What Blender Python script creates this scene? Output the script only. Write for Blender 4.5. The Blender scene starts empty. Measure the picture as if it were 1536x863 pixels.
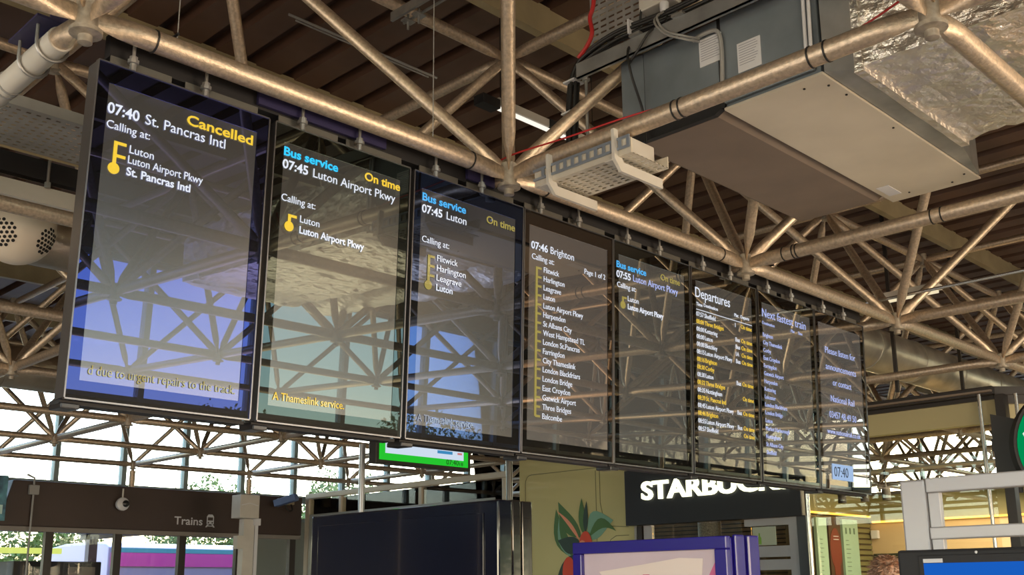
import bpy, bmesh, math, random
from mathutils import Vector, Matrix
random.seed(7)
C = bpy.context.scene.collection
SC = bpy.context.scene
PI = math.pi

# ---------------------------------------------------------------- camera
YAW, PIT, ROL = .7794, .2290, -.0090
cam_d = bpy.data.cameras.new('camera'); cam = bpy.data.objects.new('camera', cam_d); C.objects.link(cam)
fw = Vector((math.cos(YAW)*math.cos(PIT), math.sin(YAW)*math.cos(PIT), math.sin(PIT)))
rt = Vector((math.sin(YAW), -math.cos(YAW), 0)); up = rt.cross(fw)
R2 = rt*math.cos(ROL)+up*math.sin(ROL); U2 = -rt*math.sin(ROL)+up*math.cos(ROL)
M4 = Matrix((R2, U2, -fw)).transposed().to_4x4(); M4.translation = (0, 0, 1.6)
cam.matrix_world = M4
cam_d.sensor_width = 36; cam_d.lens = 1581.56/1536*36
cam_d.shift_y = 84/1536
cam_d.clip_end = 300; cam_d.clip_start = .05
SC.camera = cam

# ---------------------------------------------------------------- sky, sun, exposure
w = bpy.data.worlds.new('sky'); SC.world = w; w.use_nodes = True
nt = w.node_tree; nt.nodes.clear()
sky = nt.nodes.new('ShaderNodeTexSky'); sky.sky_type = 'NISHITA'
sky.sun_elevation = math.radians(24); sky.sun_rotation = math.radians(62); sky.sun_disc = False
sky.air_density = 1.3; sky.dust_density = 1.0; sky.ozone_density = 2.5
bg = nt.nodes.new('ShaderNodeBackground'); bg.inputs[1].default_value = 1.0
out = nt.nodes.new('ShaderNodeOutputWorld')
nt.links.new(sky.outputs[0], bg.inputs[0]); nt.links.new(bg.outputs[0], out.inputs[0])

def area_light(name, loc, target, sx, sy, power, col):
    l = bpy.data.lights.new(name, 'AREA'); l.shape = 'RECTANGLE'; l.size = sx; l.size_y = sy
    l.energy = power; l.color = col
    o = bpy.data.objects.new(name, l); C.objects.link(o)
    o.location = loc; o.rotation_euler = (Vector(target)-Vector(loc)).to_track_quat('-Z', 'Y').to_euler()
    return o
sun = bpy.data.lights.new('sun', 'SUN'); sun.energy = 3.0; sun.angle = math.radians(1); sun.color = (1, .9, .74)
so = bpy.data.objects.new('sun', sun); C.objects.link(so)
sd = Vector((math.sin(math.radians(62))*math.cos(math.radians(24)), math.cos(math.radians(62))*math.cos(math.radians(24)), math.sin(math.radians(24))))
so.rotation_euler = (-sd).to_track_quat('-Z', 'Y').to_euler()
# added fill lamps at unseen openings, and the shop front's lit interior
area_light('entrance_fill', (-3.8, -4.9, 1.4), (1.5, 3, .8), 5, 2.2, 430, (1, .77, .53))
area_light('doorway_fill', (6.8, -4.9, 1.4), (5, 3, .8), 5, 2.2, 430, (1, .75, .5))
area_light('side_fill', (-6.9, 5.5, 1.4), (3, 6, 1.6), 6.5, 2.2, 260, (1, .82, .62))  # added fill for side faces such as the shop wall
area_light('shop_lighting', (11.2, 4.4, 2.6), (11.2, 4.9, 0), 1.6, 1.6, 90, (1, .78, .5))

SC.view_settings.view_transform = 'Standard'; SC.view_settings.look = 'None'
SC.view_settings.gamma = 1; SC.view_settings.use_curve_mapping = False
SC.view_settings.exposure = 0.0

# ---------------------------------------------------------------- materials
MATS = {}
def mat(name, col, rough=.5, metal=0., emit=None, estr=0., noise=0., nscale=8., bump=0., bscale=20., spec=.5, coat=0., dirt=None):
    if name in MATS: return MATS[name]
    m = bpy.data.materials.new(name); m.use_nodes = True; t = m.node_tree; n = t.nodes; b = n['Principled BSDF']
    b.inputs['Base Color'].default_value = (*col, 1); b.inputs['Roughness'].default_value = rough
    b.inputs['Metallic'].default_value = metal; b.inputs['Specular IOR Level'].default_value = spec
    b.inputs['Coat Weight'].default_value = coat
    if emit: b.inputs['Emission Color'].default_value = (*emit, 1); b.inputs['Emission Strength'].default_value = estr
    tc = n.new('ShaderNodeTexCoord')
    if noise:
        x = n.new('ShaderNodeTexNoise'); x.inputs['Scale'].default_value = nscale; x.inputs['Detail'].default_value = 5
        t.links.new(tc.outputs['Object'], x.inputs[0])
        r = n.new('ShaderNodeValToRGB'); r.color_ramp.elements[0].position = .3; r.color_ramp.elements[1].position = .7
        lo = dirt if dirt else tuple(c*(1-noise) for c in col)
        r.color_ramp.elements[0].color = (*lo, 1); r.color_ramp.elements[1].color = (*[min(1, c*(1+noise*.35)) for c in col], 1)
        t.links.new(x.outputs[0], r.inputs[0]); t.links.new(r.outputs[0], b.inputs['Base Color'])
    if bump:
        x = n.new('ShaderNodeTexNoise'); x.inputs['Scale'].default_value = bscale; x.inputs['Detail'].default_value = 4
        t.links.new(tc.outputs['Object'], x.inputs[0])
        bp = n.new('ShaderNodeBump'); bp.inputs['Strength'].default_value = bump; bp.inputs['Distance'].default_value = .02
        t.links.new(x.outputs[0], bp.inputs['Height']); t.links.new(bp.outputs[0], b.inputs['Normal'])
    MATS[name] = m; return m
def emat(name, col, s):
    if name in MATS: return MATS[name]
    m = bpy.data.materials.new(name); m.use_nodes = True; t = m.node_tree; t.nodes.clear()
    e = t.nodes.new('ShaderNodeEmission'); o = t.nodes.new('ShaderNodeOutputMaterial')
    e.inputs[0].default_value = (*col, 1); e.inputs[1].default_value = s; t.links.new(e.outputs[0], o.inputs[0])
    MATS[name] = m; return m
def glassmat(name, tint=(1, 1, 1), ior=1.45, rough=0.0, refl=(1, 1, 1)):
    if name in MATS: return MATS[name]
    m = bpy.data.materials.new(name); m.use_nodes = True; t = m.node_tree; t.nodes.clear(); n = t.nodes
    tr = n.new('ShaderNodeBsdfTransparent'); tr.inputs[0].default_value = (*tint, 1)
    g = n.new('ShaderNodeBsdfGlossy'); g.inputs['Roughness'].default_value = rough; g.inputs[0].default_value = (*refl, 1)
    f = n.new('ShaderNodeFresnel'); f.inputs[0].default_value = ior
    mx = n.new('ShaderNodeMixShader'); o = n.new('ShaderNodeOutputMaterial')
    t.links.new(f.outputs[0], mx.inputs[0]); t.links.new(tr.outputs[0], mx.inputs[1]); t.links.new(g.outputs[0], mx.inputs[2]); t.links.new(mx.outputs[0], o.inputs[0])
    MATS[name] = m; return m
def displaymat(name, glow, estr, sharp, tint, haze, hrough=.35, ior=1.5):
    """LCD: black panel + glow (backlight, some painted-in reflection), anti-glare haze, and tinted front glass reflection"""
    m = bpy.data.materials.new(name); m.use_nodes = True; t = m.node_tree; t.nodes.clear(); n = t.nodes
    e = n.new('ShaderNodeEmission'); e.inputs[0].default_value = (*glow, 1); e.inputs[1].default_value = estr
    d = n.new('ShaderNodeBsdfGlossy'); d.inputs[0].default_value = (haze, haze*.97, haze*.9, 1); d.inputs['Roughness'].default_value = hrough
    a = n.new('ShaderNodeAddShader'); t.links.new(e.outputs[0], a.inputs[0]); t.links.new(d.outputs[0], a.inputs[1])
    g = n.new('ShaderNodeBsdfGlossy'); g.inputs[0].default_value = (*tint, 1); g.inputs['Roughness'].default_value = 0.0
    fr = n.new('ShaderNodeFresnel'); fr.inputs[0].default_value = ior
    mu = n.new('ShaderNodeMath'); mu.operation = 'MULTIPLY'; mu.use_clamp = True; mu.inputs[1].default_value = sharp
    t.links.new(fr.outputs[0], mu.inputs[0])
    x = n.new('ShaderNodeMixShader'); o = n.new('ShaderNodeOutputMaterial')
    t.links.new(mu.outputs[0], x.inputs[0]); t.links.new(a.outputs[0], x.inputs[1]); t.links.new(g.outputs[0], x.inputs[2]); t.links.new(x.outputs[0], o.inputs[0])
    return m
STEEL = mat('weathered_steel_tube', (.62, .50, .37), .38, .72, noise=.22, nscale=60, bump=.12, bscale=160, dirt=(.42, .34, .26))
STEELN = mat('node_steel', (.42, .37, .30), .5, .5, noise=.4, nscale=30)
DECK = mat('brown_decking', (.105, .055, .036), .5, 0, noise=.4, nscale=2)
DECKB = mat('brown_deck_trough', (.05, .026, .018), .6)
CREAM = mat('cream_purlin', (.36, .30, .175), .55, noise=.2, nscale=5)
BLACK = mat('black_housing', (.012, .012, .014), .28, 0, spec=.6)
BLACKM = mat('matt_black', (.010, .010, .012), .6)
SIDE = mat('dark_metal_trim', (.20, .20, .21), .3, .9)
ZINC = mat('zinc_plate', (.38, .38, .37), .4, .8, noise=.25, nscale=14)
GALV = mat('galvanised_sheet', (.42, .44, .45), .38, .75, noise=.3, nscale=6)
BLUEG = mat('blue_grey_sheet', (.20, .235, .265), .5, .3, noise=.2, nscale=4, dirt=(.145, .175, .20))
BEIGE = mat('beige_panel', (.60, .55, .45), .5, 0, noise=.12, nscale=3)
TAUPE = mat('taupe_insulation', (.19, .15, .12), .75, noise=.1, nscale=6)
FOIL = mat('crinkled_foil', (.92, .87, .80), .30, .9, bump=1.0, bscale=26, noise=.15, nscale=5)
FOILW = mat('old_foil', (.62, .53, .42), .33, 1, bump=.6, bscale=9, noise=.3, nscale=3)
DUCTS = mat('spiral_duct_steel', (.66, .64, .58), .36, .85, noise=.3, nscale=5)
TRAYG = mat('tray_grey', (.33, .33, .32), .5, .4, noise=.2, nscale=6)
TRAYW = mat('tray_white', (.60, .56, .47), .5, .2, noise=.15, nscale=8)
DARKHOLE = mat('dark_hole', (.01, .01, .01), .9)
NAVY = mat('navy_plate', (.025, .022, .075), .45)
FASC = mat('brown_fascia', (.050, .033, .028), .45, 0, noise=.15, nscale=1.2)
WHITEP = mat('off_white_plastic', (.55, .53, .48), .45, noise=.1, nscale=5)
WHITE = mat('white_paint', (.62, .63, .66), .4)
SPK = mat('cream_plastic', (.62, .55, .45), .45)
ALU = mat('white_aluminium', (.44, .44, .455), .38, .3)
RAILM = mat('beige_rail', (.50, .44, .34), .45, .2)
CABLE = mat('black_cable', (.012, .012, .012), .5)
RED = mat('red_cable', (.42, .02, .02), .45)
GREYC = mat('grey_cable', (.30, .30, .29), .5)
PAPER = mat('paper_label', (.62, .63, .66), .7)
GLASS = glassmat('clear_glass')
GLASSO = glassmat('shop_glass', (.93, .93, .86), 1.5)
OLIVE = mat('olive_panel', (.56, .53, .26), .06, 0, spec=.8, coat=1.0)
OLIVE2 = mat('olive_band', (.56, .50, .27), .4)
SIGNB = mat('charcoal_sign', (.016, .018, .024), .4)
LIT = emat('lit_letters', (1, 1, .66), 2.2)
MULL = mat('pale_teal_mullion', (.30, .38, .38), .45, .2)
DARKF = mat('dark_frame', (.030, .025, .022), .4)
LEAF = mat('tree_leaf', (.20, .27, .07), .6, noise=.5, nscale=.8)
BARK = mat('bark', (.10, .075, .05), .9)
FLOOR = mat('floor_tile', (.62, .55, .45), .35, noise=.1, nscale=2)
TAR = mat('outdoor_paving', (.22, .21, .20), .9, noise=.2, nscale=1)

# ---------------------------------------------------------------- mesh builder
class MB:
    def __init__(s): s.v = []; s.f = []
    def add(s, vs, fs):
        k = len(s.v); s.v += [tuple(v) for v in vs]; s.f += [tuple(i+k for i in f) for f in fs]; return s
    def box(s, x0, x1, y0, y1, z0, z1):
        x0, x1 = min(x0, x1), max(x0, x1); y0, y1 = min(y0, y1), max(y0, y1); z0, z1 = min(z0, z1), max(z0, z1)
        return s.add([(x0, y0, z0), (x1, y0, z0), (x1, y1, z0), (x0, y1, z0), (x0, y0, z1), (x1, y0, z1), (x1, y1, z1), (x0, y1, z1)],
                     [(3, 2, 1, 0), (4, 5, 6, 7), (0, 1, 5, 4), (1, 2, 6, 5), (2, 3, 7, 6), (3, 0, 4, 7)])
    def prism(s, pts, d):
        """closed outline pts (3-D), extruded by vector d"""
        n = len(pts); d = Vector(d); a = [Vector(p) for p in pts]; b = [p+d for p in a]
        return s.add(a+b, [tuple(range(n))[::-1], tuple(range(n, 2*n))]+[(i, (i+1) % n, n+(i+1) % n, n+i) for i in range(n)])
    def rings(s, rs, cap=True):
        n = len(rs[0]); vs = [p for r in rs for p in r]; fs = []
        for k in range(len(rs)-1):
            for i in range(n):
                j = (i+1) % n; fs.append((k*n+i, k*n+j, (k+1)*n+j, (k+1)*n+i))
        if cap: fs.append(tuple(range(n))[::-1]); fs.append(tuple((len(rs)-1)*n+i for i in range(n)))
        return s.add(vs, fs)
    def tube(s, pts, r, n=10):
        P = [Vector(p) for p in pts]; rs = []
        rr = r if isinstance(r, (list, tuple)) else [r]*len(P)
        prev = None
        for i, p in enumerate(P):
            t = (P[min(i+1, len(P)-1)]-P[max(i-1, 0)]).normalized()
            if prev is None:
                a = Vector((0, 0, 1)) if abs(t.z) < .9 else Vector((1, 0, 0)); u = t.cross(a).normalized()
            else: u = (prev-t*prev.dot(t)).normalized()
            prev = u; v = t.cross(u)
            rs.append([p+(u*math.cos(2*PI*k/n)+v*math.sin(2*PI*k/n))*rr[i] for k in range(n)])
        return s.rings(rs)
    def lathe(s, prof, c, ax='Z', n=24):
        rs = []
        for r, h in prof:
            ring = []
            for k in range(n):
                a = 2*PI*k/n; x, y = r*math.cos(a), r*math.sin(a)
                q = {'Z': (x, y, h), 'X': (h, x, y), 'Y': (x, h, y)}[ax]
                ring.append((c[0]+q[0], c[1]+q[1], c[2]+q[2]))
            rs.append(ring)
        return s.rings(rs)
    def mesh(s, name, m, smooth=False, bevel=0):
        me = bpy.data.meshes.new(name); me.from_pydata(s.v, [], s.f)
        bm = bmesh.new(); bm.from_mesh(me); bmesh.ops.recalc_face_normals(bm, faces=bm.faces)
        if bevel: bmesh.ops.bevel(bm, geom=list(bm.edges), offset=bevel, segments=2, affect='EDGES', profile=.6)
        bm.to_mesh(me); bm.free()
        me.materials.append(m)
        if smooth:
            me.shade_smooth()
            try: me.set_sharp_from_angle(angle=math.radians(40))
            except Exception: pass
        me.update(); return me
    def obj(s, name, m, parent=None, smooth=False, bevel=0):
        return link(name, s.mesh(name, m, smooth, bevel), parent)
def link(name, me, parent=None, mw=None):
    o = bpy.data.objects.new(name, me); C.objects.link(o)
    if parent is not None:
        o.parent = parent; o.matrix_parent_inverse = parent_inv(parent)
    if mw is not None: o.matrix_basis = mw
    return o
def world_of(o):
    m = o.matrix_basis.copy()
    if o.parent is not None: m = world_of(o.parent) @ o.matrix_parent_inverse @ m
    return m
def parent_inv(p): return world_of(p).inverted()
def tag(o, label, cat, group=None, kind=None):
    if label: o['label'] = label
    if cat: o['category'] = cat
    if group: o['group'] = group
    if kind: o['kind'] = kind
    return o
def thing(name, label, cat, loc=(0, 0, 0), group=None):
    o = bpy.data.objects.new(name, None); o.empty_display_size = .1; C.objects.link(o); o.location = loc
    return tag(o, label, cat, group)
def struct(o): o['kind'] = 'structure'; return o
def senti(name, loc=(0, 0, 0)):
    o = bpy.data.objects.new(name, None); C.objects.link(o); o.location = loc; o['kind'] = 'structure'; return o

def text_mesh(body, size, bold=0., width=None, extrude=.0006, res=3):
    cu = bpy.data.curves.new('t', 'FONT'); cu.body = body; cu.size = size; cu.offset = bold*size; cu.extrude = extrude; cu.resolution_u = res
    o = bpy.data.objects.new('t', cu); C.objects.link(o); bpy.context.view_layer.update()
    dg = bpy.context.evaluated_depsgraph_get(); me = bpy.data.meshes.new_from_object(o.evaluated_get(dg))
    bpy.data.objects.remove(o)
    vs = [v.co.copy() for v in me.vertices]; fs = [tuple(p.vertices) for p in me.polygons]
    if vs:
        x0 = min(v.x for v in vs); x1 = max(v.x for v in vs)
        k = (width/(x1-x0)) if width else 1
        vs = [Vector(((v.x-x0)*k, v.y, v.z)) for v in vs]
    return vs, fs

# ---------------------------------------------------------------- space frame grid
S = 1.8514; XA, YA, ZA = 3.0314, 3.0051, 3.3426; H = 1.2544
I0, I1, J0, J1 = -5, 10, -4, 6
def view_score(p):
    d = Vector(p)-Vector((0, 0, 1.6)); z = d.dot(fw)
    if z < .3: return 1e6+d.length
    x = 1581.56*d.dot(R2)/z; y = -1581.56*d.dot(U2)/z+84
    return d.length + (0 if abs(x) < 900 and abs(y) < 560 else 1e4)

# ---------------------------------------------------------------- the building shell
XW0, XW1, YW0, YW1, ZR = -7.2, 22.2, -5.2, 15.2, 5.05
struct(MB().box(XW0, XW1, YW0, YW1, -.1, 0).obj('floor', FLOOR))
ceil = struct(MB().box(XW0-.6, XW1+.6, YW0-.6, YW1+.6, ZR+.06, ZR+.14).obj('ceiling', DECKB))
rib = MB()
rib.prism([(-.11, 0, 0), (-.095, 0, -.07), (.095, 0, -.07), (.11, 0, 0)], (0, YW1-YW0, 0))
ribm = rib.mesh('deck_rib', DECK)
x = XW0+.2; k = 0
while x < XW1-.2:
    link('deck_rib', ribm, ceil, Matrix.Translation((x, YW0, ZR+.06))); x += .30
pur = MB().box(0, XW1-XW0, -.03, .03, 4.86, ZR).mesh('purlin', CREAM)
for j in range(J0, J1):
    link('purlin', pur, ceil, Matrix.Translation((XW0, YA+(j+.5)*S, 0)))
# brown boxed roof edge over every glazed wall
for nm, b in (('trim_1', (XW0, XW1, YW1-.12, YW1+.12, 4.75, ZR+.06)), ('trim_2', (XW0, XW1, YW0-.12, YW0+.12, 4.75, ZR+.06)),
              ('trim_3', (XW1-.12, XW1+.12, YW0, YW1, 4.75, ZR+.06)), ('trim_4', (XW0-.12, XW0+.12, YW0, YW1, 4.75, ZR+.06))):
    struct(MB().box(*b).obj(nm, CREAM))
def glazed(name, fixed, a0, a1, z0, z1, axis, step=1.0, a_off=0., zs=()):
    w_ = senti(name)
    def bx(m, p0, p1, q0, q1, d):
        return m.box(p0, p1, fixed-d, fixed+d, q0, q1) if axis == 'X' else m.box(fixed-d, fixed+d, p0, p1, q0, q1)
    a = a0+a_off; prev = a0
    while a <= a1+1e-6:
        bx(MB(), a-.035, a+.035, z0, z1, .06).obj('mullion', MULL, w_)
        if a-prev > .1: bx(MB(), prev+.035, a-.035, z0+.03, z1-.03, .006).obj('pane', GLASS, w_)
        prev = a; a += step
    for z in (z0+.03, *zs, z1-.03): bx(MB(), a0, a1, z-.03, z+.03, .05).obj('transom', MULL, w_)
    return w_
glazed('window_1', YW1, 1.1, XW1, 3.1, 4.75, 'X', 1.0, 0.0)
glazed('window_2', YW0, XW0, XW1, 3.1, 4.75, 'X', 1.4, 0.)
glazed('window_3', XW1, YW0, YW1, 3.1, 4.75, 'Y', 1.35, 0.)
glazed('window_4', XW0, YW0, YW1, 3.1, 4.75, 'Y', 1.35, 0.)
struct(MB().box(XW0, 3.6, YW1-.1, YW1+.1, 0, 4.75).obj('wall_back', FASC))
struct(MB().box(9.3, XW1, YW1-.1, YW1+.1, 0, 2.72).obj('wall_rear', mat('grey_green_panel', (.30, .32, .27), .4)))
glazed('window_5', YW1, 9.3, XW1, 2.72, 3.1, 'X', 1.0, .8)
struct(MB().box(XW1-.1, XW1+.1, YW0, YW1, 0, 3.1).obj('wall_right', mat('sand_wall', (.45, .38, .24), .7)))
wl = struct(MB().box(XW0-.1, XW0+.1, YW0, YW1, 2.6, 3.1).obj('wall_left', mat('sand_wall', (.45, .38, .24), .7)))
for a, b in ((YW0, 1.8), (9.2, YW1)): MB().box(XW0-.1, XW0+.1, a, b, 0, 2.6).obj('pier', mat('sand_wall', (.45, .38, .24), .7), wl)
wf = struct(MB().box(XW0, XW1, YW0-.1, YW0+.1, 2.6, 3.1).obj('wall_front', FASC))
for a, b in ((XW0, -6.6), (-1.0, 4.0), (9.5, 12.5), (17, XW1)):
    MB().box(a, b, YW0-.1, YW0+.1, 0, 2.6).obj('pier', mat('sand_wall', (.45, .38, .24), .7), wf)
struct(MB().box(-120, 140, -120, 140, -.4, -.12).obj('floor_outside', TAR))

# ---------------------------------------------------------------- the space frame
def strut_mesh(name, L, r, inset=.03, flat=.16, n=12):
    m = MB(); rs = []
    prof = [(inset, .005, r*.80), (inset+.02, .006, r*.85), (inset+flat*.45, .5*r, r*1.05), (inset+flat*.75, .88*r, r*1.03), (inset+flat, r, r)]
    prof = prof+[(L-a, y, z) for a, y, z in prof[::-1]]
    for a, ry, rz in prof:
        rs.append([(a, ry*math.cos(2*PI*k/n), rz*math.sin(2*PI*k/n)) for k in range(n)])
    m.rings(rs); me = m.mesh(name, STEEL, True); return me
def basis(p, q):
    p, q = Vector(p), Vector(q); x = (q-p).normalized(); z = Vector((0, 0, 1)); y = z.cross(x).normalized(); z = x.cross(y)
    m = Matrix((x, y, z)).transposed().to_4x4(); m.translation = p; return m
node_b = MB().lathe([(.024, .055), (.034, .05), (.034, -.045), (.050, -.048), (.050, -.062), (.030, -.066), (.022, -.068), (.022, -.092), (.012, -.095)], (0, 0, 0), n=16).mesh('frame_node', STEELN, True)
node_t = MB().lathe([(.024, .06), (.034, .055), (.034, -.05), (.048, -.053), (.048, -.064), (.02, -.07)], (0, 0, 0), n=16).mesh('frame_node', STEELN, True)
def bn(i, j): return (XA+i*S, YA+j*S, ZA)
def tn(i, j): return (XA+(i+.5)*S, YA+(j+.5)*S, ZA+H)
LD = math.sqrt(S*S/2+H*H)
mc = strut_mesh('bottom_chord', S, .0365); mt = strut_mesh('top_chord', S, .033); md = strut_mesh('diagonal_strut', LD, .0295, .035)
frame = thing('space_frame', 'double layer roof frame of weathered steel tubes joined at round nodes under brown decking', 'roof frame', (0, 0, ZA))
items = {'bottom_chord': [], 'top_chord': [], 'diagonal_strut': [], 'frame_node': []}
for i in range(I0, I1+1):
    for j in range(J0, J1+1):
        items['frame_node'].append((node_b, Matrix.Translation(bn(i, j)), bn(i, j)))
        if i < I1: items['bottom_chord'].append((mc, basis(bn(i, j), bn(i+1, j)), [(a+b)/2 for a, b in zip(bn(i, j), bn(i+1, j))]))
        if j < J1: items['bottom_chord'].append((mc, basis(bn(i, j), bn(i, j+1)), [(a+b)/2 for a, b in zip(bn(i, j), bn(i, j+1))]))
        if i < I1 and j < J1:
            t_ = tn(i, j); items['frame_node'].append((node_t, Matrix.Translation(t_), t_))
            if i+1 < I1: items['top_chord'].append((mt, basis(t_, tn(i+1, j)), [(a+b)/2 for a, b in zip(t_, tn(i+1, j))]))
            if j+1 < J1: items['top_chord'].append((mt, basis(t_, tn(i, j+1)), [(a+b)/2 for a, b in zip(t_, tn(i, j+1))]))
            for di, dj in ((0, 0), (1, 0), (0, 1), (1, 1)):
                b_ = bn(i+di, j+dj); items['diagonal_strut'].append((md, basis(b_, t_), [(a+b)/2 for a, b in zip(b_, t_)]))
for nm, L in items.items():
    L.sort(key=lambda e: view_score(e[2]))
    for me, mw, _ in L[:298]:
        o = link(nm, me, frame, mw)
    if L[298:]:
        bm = bmesh.new()
        for me, mw, _ in L[298:]:
            k0 = len(bm.verts); bm.from_mesh(me); bm.verts.ensure_lookup_table()
            bmesh.ops.transform(bm, matrix=mw, verts=bm.verts[k0:])
        me2 = bpy.data.meshes.new(nm); bm.to_mesh(me2); bm.free(); me2.materials.append(L[0][0].materials[0]); me2.shade_smooth()
        o = link(nm, me2, frame); o['kind'] = 'stuff'
# short posts that carry the frame on the far fascia and behind the camera
for i in range(I0, I1+1):
    for j in (J1, J0):
        if (j == J1 and (4 <= i <= 9 or i == 0)) or (j == J0 and i % 3): continue
        p = bn(i, j); MB().tube([(p[0], p[1], p[2]-.09), (p[0], p[1], 2.99 if j == J1 and 1 <= i <= 3 else 0)], .04, 12).obj('frame_post', STEEL, frame, True)

# ---------------------------------------------------------------- information displays
OFF = [-.005, 0, .02, .018, -.005, -.015, -.005, -.005, -.01]
BX = [1.2466+.64*i+OFF[i] for i in range(9)]
ZT, ZB, YF = 3.245, 2.165, 3.0655
HT = ZT-ZB
BLUET = (.50, .62, 1.0)
specs = [((.36, .36, .33), .34, 2.3, (.22, .28, 1.0), .30), ((.36, .35, .32), .30, 1.3, (.72, .9, .82), .22), ((.36, .35, .31), .26, 2.3, (.28, .44, 1.0), .26),  # blue tints paint sky colour into the first and third displays' reflections
         ((.36, .31, .27), .9, 2.2, (1., .86, .74), .22), ((.34, .33, .29), .8, 1.8, (.95, 1, .9), .22), ((.34, .32, .28), .8, 2.0, (1, 1, .86), .22),  # glow from here on raised beyond the backlight to imitate brighter reflections
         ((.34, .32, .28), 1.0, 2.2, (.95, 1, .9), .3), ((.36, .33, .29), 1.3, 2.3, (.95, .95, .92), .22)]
labels = ['black portrait display, nearest of the row, reading 07:40 St. Pancras Intl Cancelled',
          'black portrait display reading 07:45 Luton Airport Pkwy with A Thameslink service at its foot',
          'black portrait display reading 07:45 Luton with a stop list of Flitwick to Luton',
          'black portrait display reading 07:46 Brighton with a long stop list, Page 1 of 2',
          'black portrait display reading 07:55 Luton Airport Pkwy under Bus service',
          'black portrait display headed Departures with a white and yellow timetable',
          'black portrait display headed Next fastest train in pale blue',
          'black portrait display reading Please listen for announcements, farthest of the row']
def tmat(name, col, st): return displaymat(name, col, st, 1.6, (.75, .8, .9), .02, .3)
TXT = {'white': tmat('text_white', (.86, .90, 1), 1.0), 'blue': tmat('text_blue', (.08, .50, 1), 1.0), 'yellow': tmat('text_yellow', (1, .66, .05), 1.0),
       'pale': tmat('text_pale_blue', (.50, .58, 1), 1.0), 'dimyellow': tmat('text_dim_yellow', (.62, .50, .12), .62), 'cyan': tmat('text_cyan', (.03, .58, 1), 1.2)}
TXT['faint'] = tmat('text_faint', (.45, .50, .62), .7); TXT['dark'] = mat('text_dark', (.02, .04, .09), .5); TXT['clock'] = emat('clock_blue', (.42, .58, .85), .9)
def rows_plain(z0, dz, names, x=-.178, size=.036, col='white', w=None):
    return [(n, x, z0-dz*i, size, 0, None, col) for i, n in enumerate(names)]
T = {}
T[0] = [('07:40', -.270, -.163, .050, .02, .106, 'white'), ('Cancelled', .000, -.118, .050, .02, .252, 'yellow'), ('St. Pancras Intl', -.143, -.163, .050, 0, .290, 'white'),
        ('Calling at:', -.268, -.213, .038, 0, .145, 'white'), ('Luton', -.186, -.276, .038, 0, .082, 'white'), ('Luton Airport Pkwy', -.188, -.311, .038, 0, .262, 'white'),
        ('St. Pancras Intl', -.190, -.351, .038, .02, .222, 'white'), ('d due to urgent repairs to the track.', -.249, -1.003, .042, 0, .50, 'dimyellow')]
T[1] = [('Bus service', -.272, -.114, .046, .022, .237, 'cyan'), ('07:45', -.275, -.163, .048, .02, .109, 'white'), ('On time', .09, -.109, .046, .022, .174, 'yellow'),
        ('Luton Airport Pkwy', -.143, -.163, .048, 0, .385, 'white'), ('Calling at:', -.271, -.285, .038, 0, .145, 'white'), ('Luton', -.188, -.348, .038, 0, .084, 'white'),
        ('Luton Airport Pkwy', -.188, -.389, .038, .02, .29, 'white'), ('A Thameslink service.', -.255, -1.003, .040, .004, .301, 'yellow')]
T[2] = [('Bus service', -.268, -.114, .046, .022, .238, 'blue'), ('07:45', -.269, -.164, .048, .02, .109, 'white'), ('On time', .09, -.122, .046, .018, .172, 'dimyellow'),
        ('Luton', -.136, -.163, .048, 0, .110, 'white'), ('Calling at:', -.263, -.287, .038, 0, .145, 'white')] + \
       [(n, -.180, -.351-.0407*i, .038, .015 if i == 3 else 0, wd, 'white') for i, (n, wd) in enumerate((('Flitwick', .112), ('Harlington', .158), ('Leagrave', .135), ('Luton', .088)))] + \
       [('A Thameslink service.', -.255, -1.008, .040, .0, .301, 'faint')]
stops = ['Flitwick', 'Harlington', 'Leagrave', 'Luton', 'Luton Airport Pkwy', 'Harpenden', 'St Albans City', 'West Hampstead TL', 'London St.Pancras', 'Farringdon', 'City Thameslink', 'London Blackfriars', 'London Bridge', 'East Croydon', 'Gatwick Airport', 'Three Bridges', 'Balcombe']
T[3] = [('07:46', -.261, -.171, .048, .02, .108, 'white'), ('Brighton', -.135, -.170, .048, 0, .159, 'white'), ('Calling at:', -.256, -.219, .038, 0, .145, 'white'), ('Page 1 of 2', .099, -.215, .036, 0, .150, 'white')] + \
       [(n, -.178, -.267-.0412*i, .036, 0, None, 'white') for i, n in enumerate(stops)]
T[4] = [('Bus service', -.289, -.131, .046, .022, .232, 'blue'), ('07:55', -.290, -.180, .048, .02, .109, 'white'), ('On time', .061, -.125, .046, .018, .166, 'dimyellow'),
        ('Luton Airport Pkwy', -.161, -.178, .048, 0, .368, 'pale'), ('Calling at:', -.285, -.229, .038, 0, .145, 'white'), ('Luton', -.204, -.286, .038, 0, .084, 'white'), ('Luton Airport Pkwy', -.204, -.326, .038, .02, .285, 'white')]
dep = [('07:57', 'Sheffield', '1', 'w'), ('08:00', 'Three Bridges', '', 'y'), ('08:00', 'Kettering', 'Bus', 'w'), ('08:00', 'Luton', 'Bus', 'w'), ('08:08', 'Bletchley', '1A', 'w'), ('08:15', 'Luton Airport Pkwy', 'Bus', 'w'),
       ('08:16', 'Brighton', '', 'y'), ('08:30', 'Corby', '', 'y'), ('08:30', 'Luton', 'Bus', 'w'), ('08:32', 'Three Bridges', '', 'y'), ('08:35', 'Nottingham', '', 'w'), ('08:39', 'St. Pancras Intl', '', 'y'),
       ('08:45', 'Luton Airport Pkwy', 'Bus', 'w'), ('08:46', 'Brighton', '', 'y'), ('08:55', 'Luton Airport Pkwy', 'Bus', 'w'), ('08:57', 'Sheffield', '', 'w')]
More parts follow.
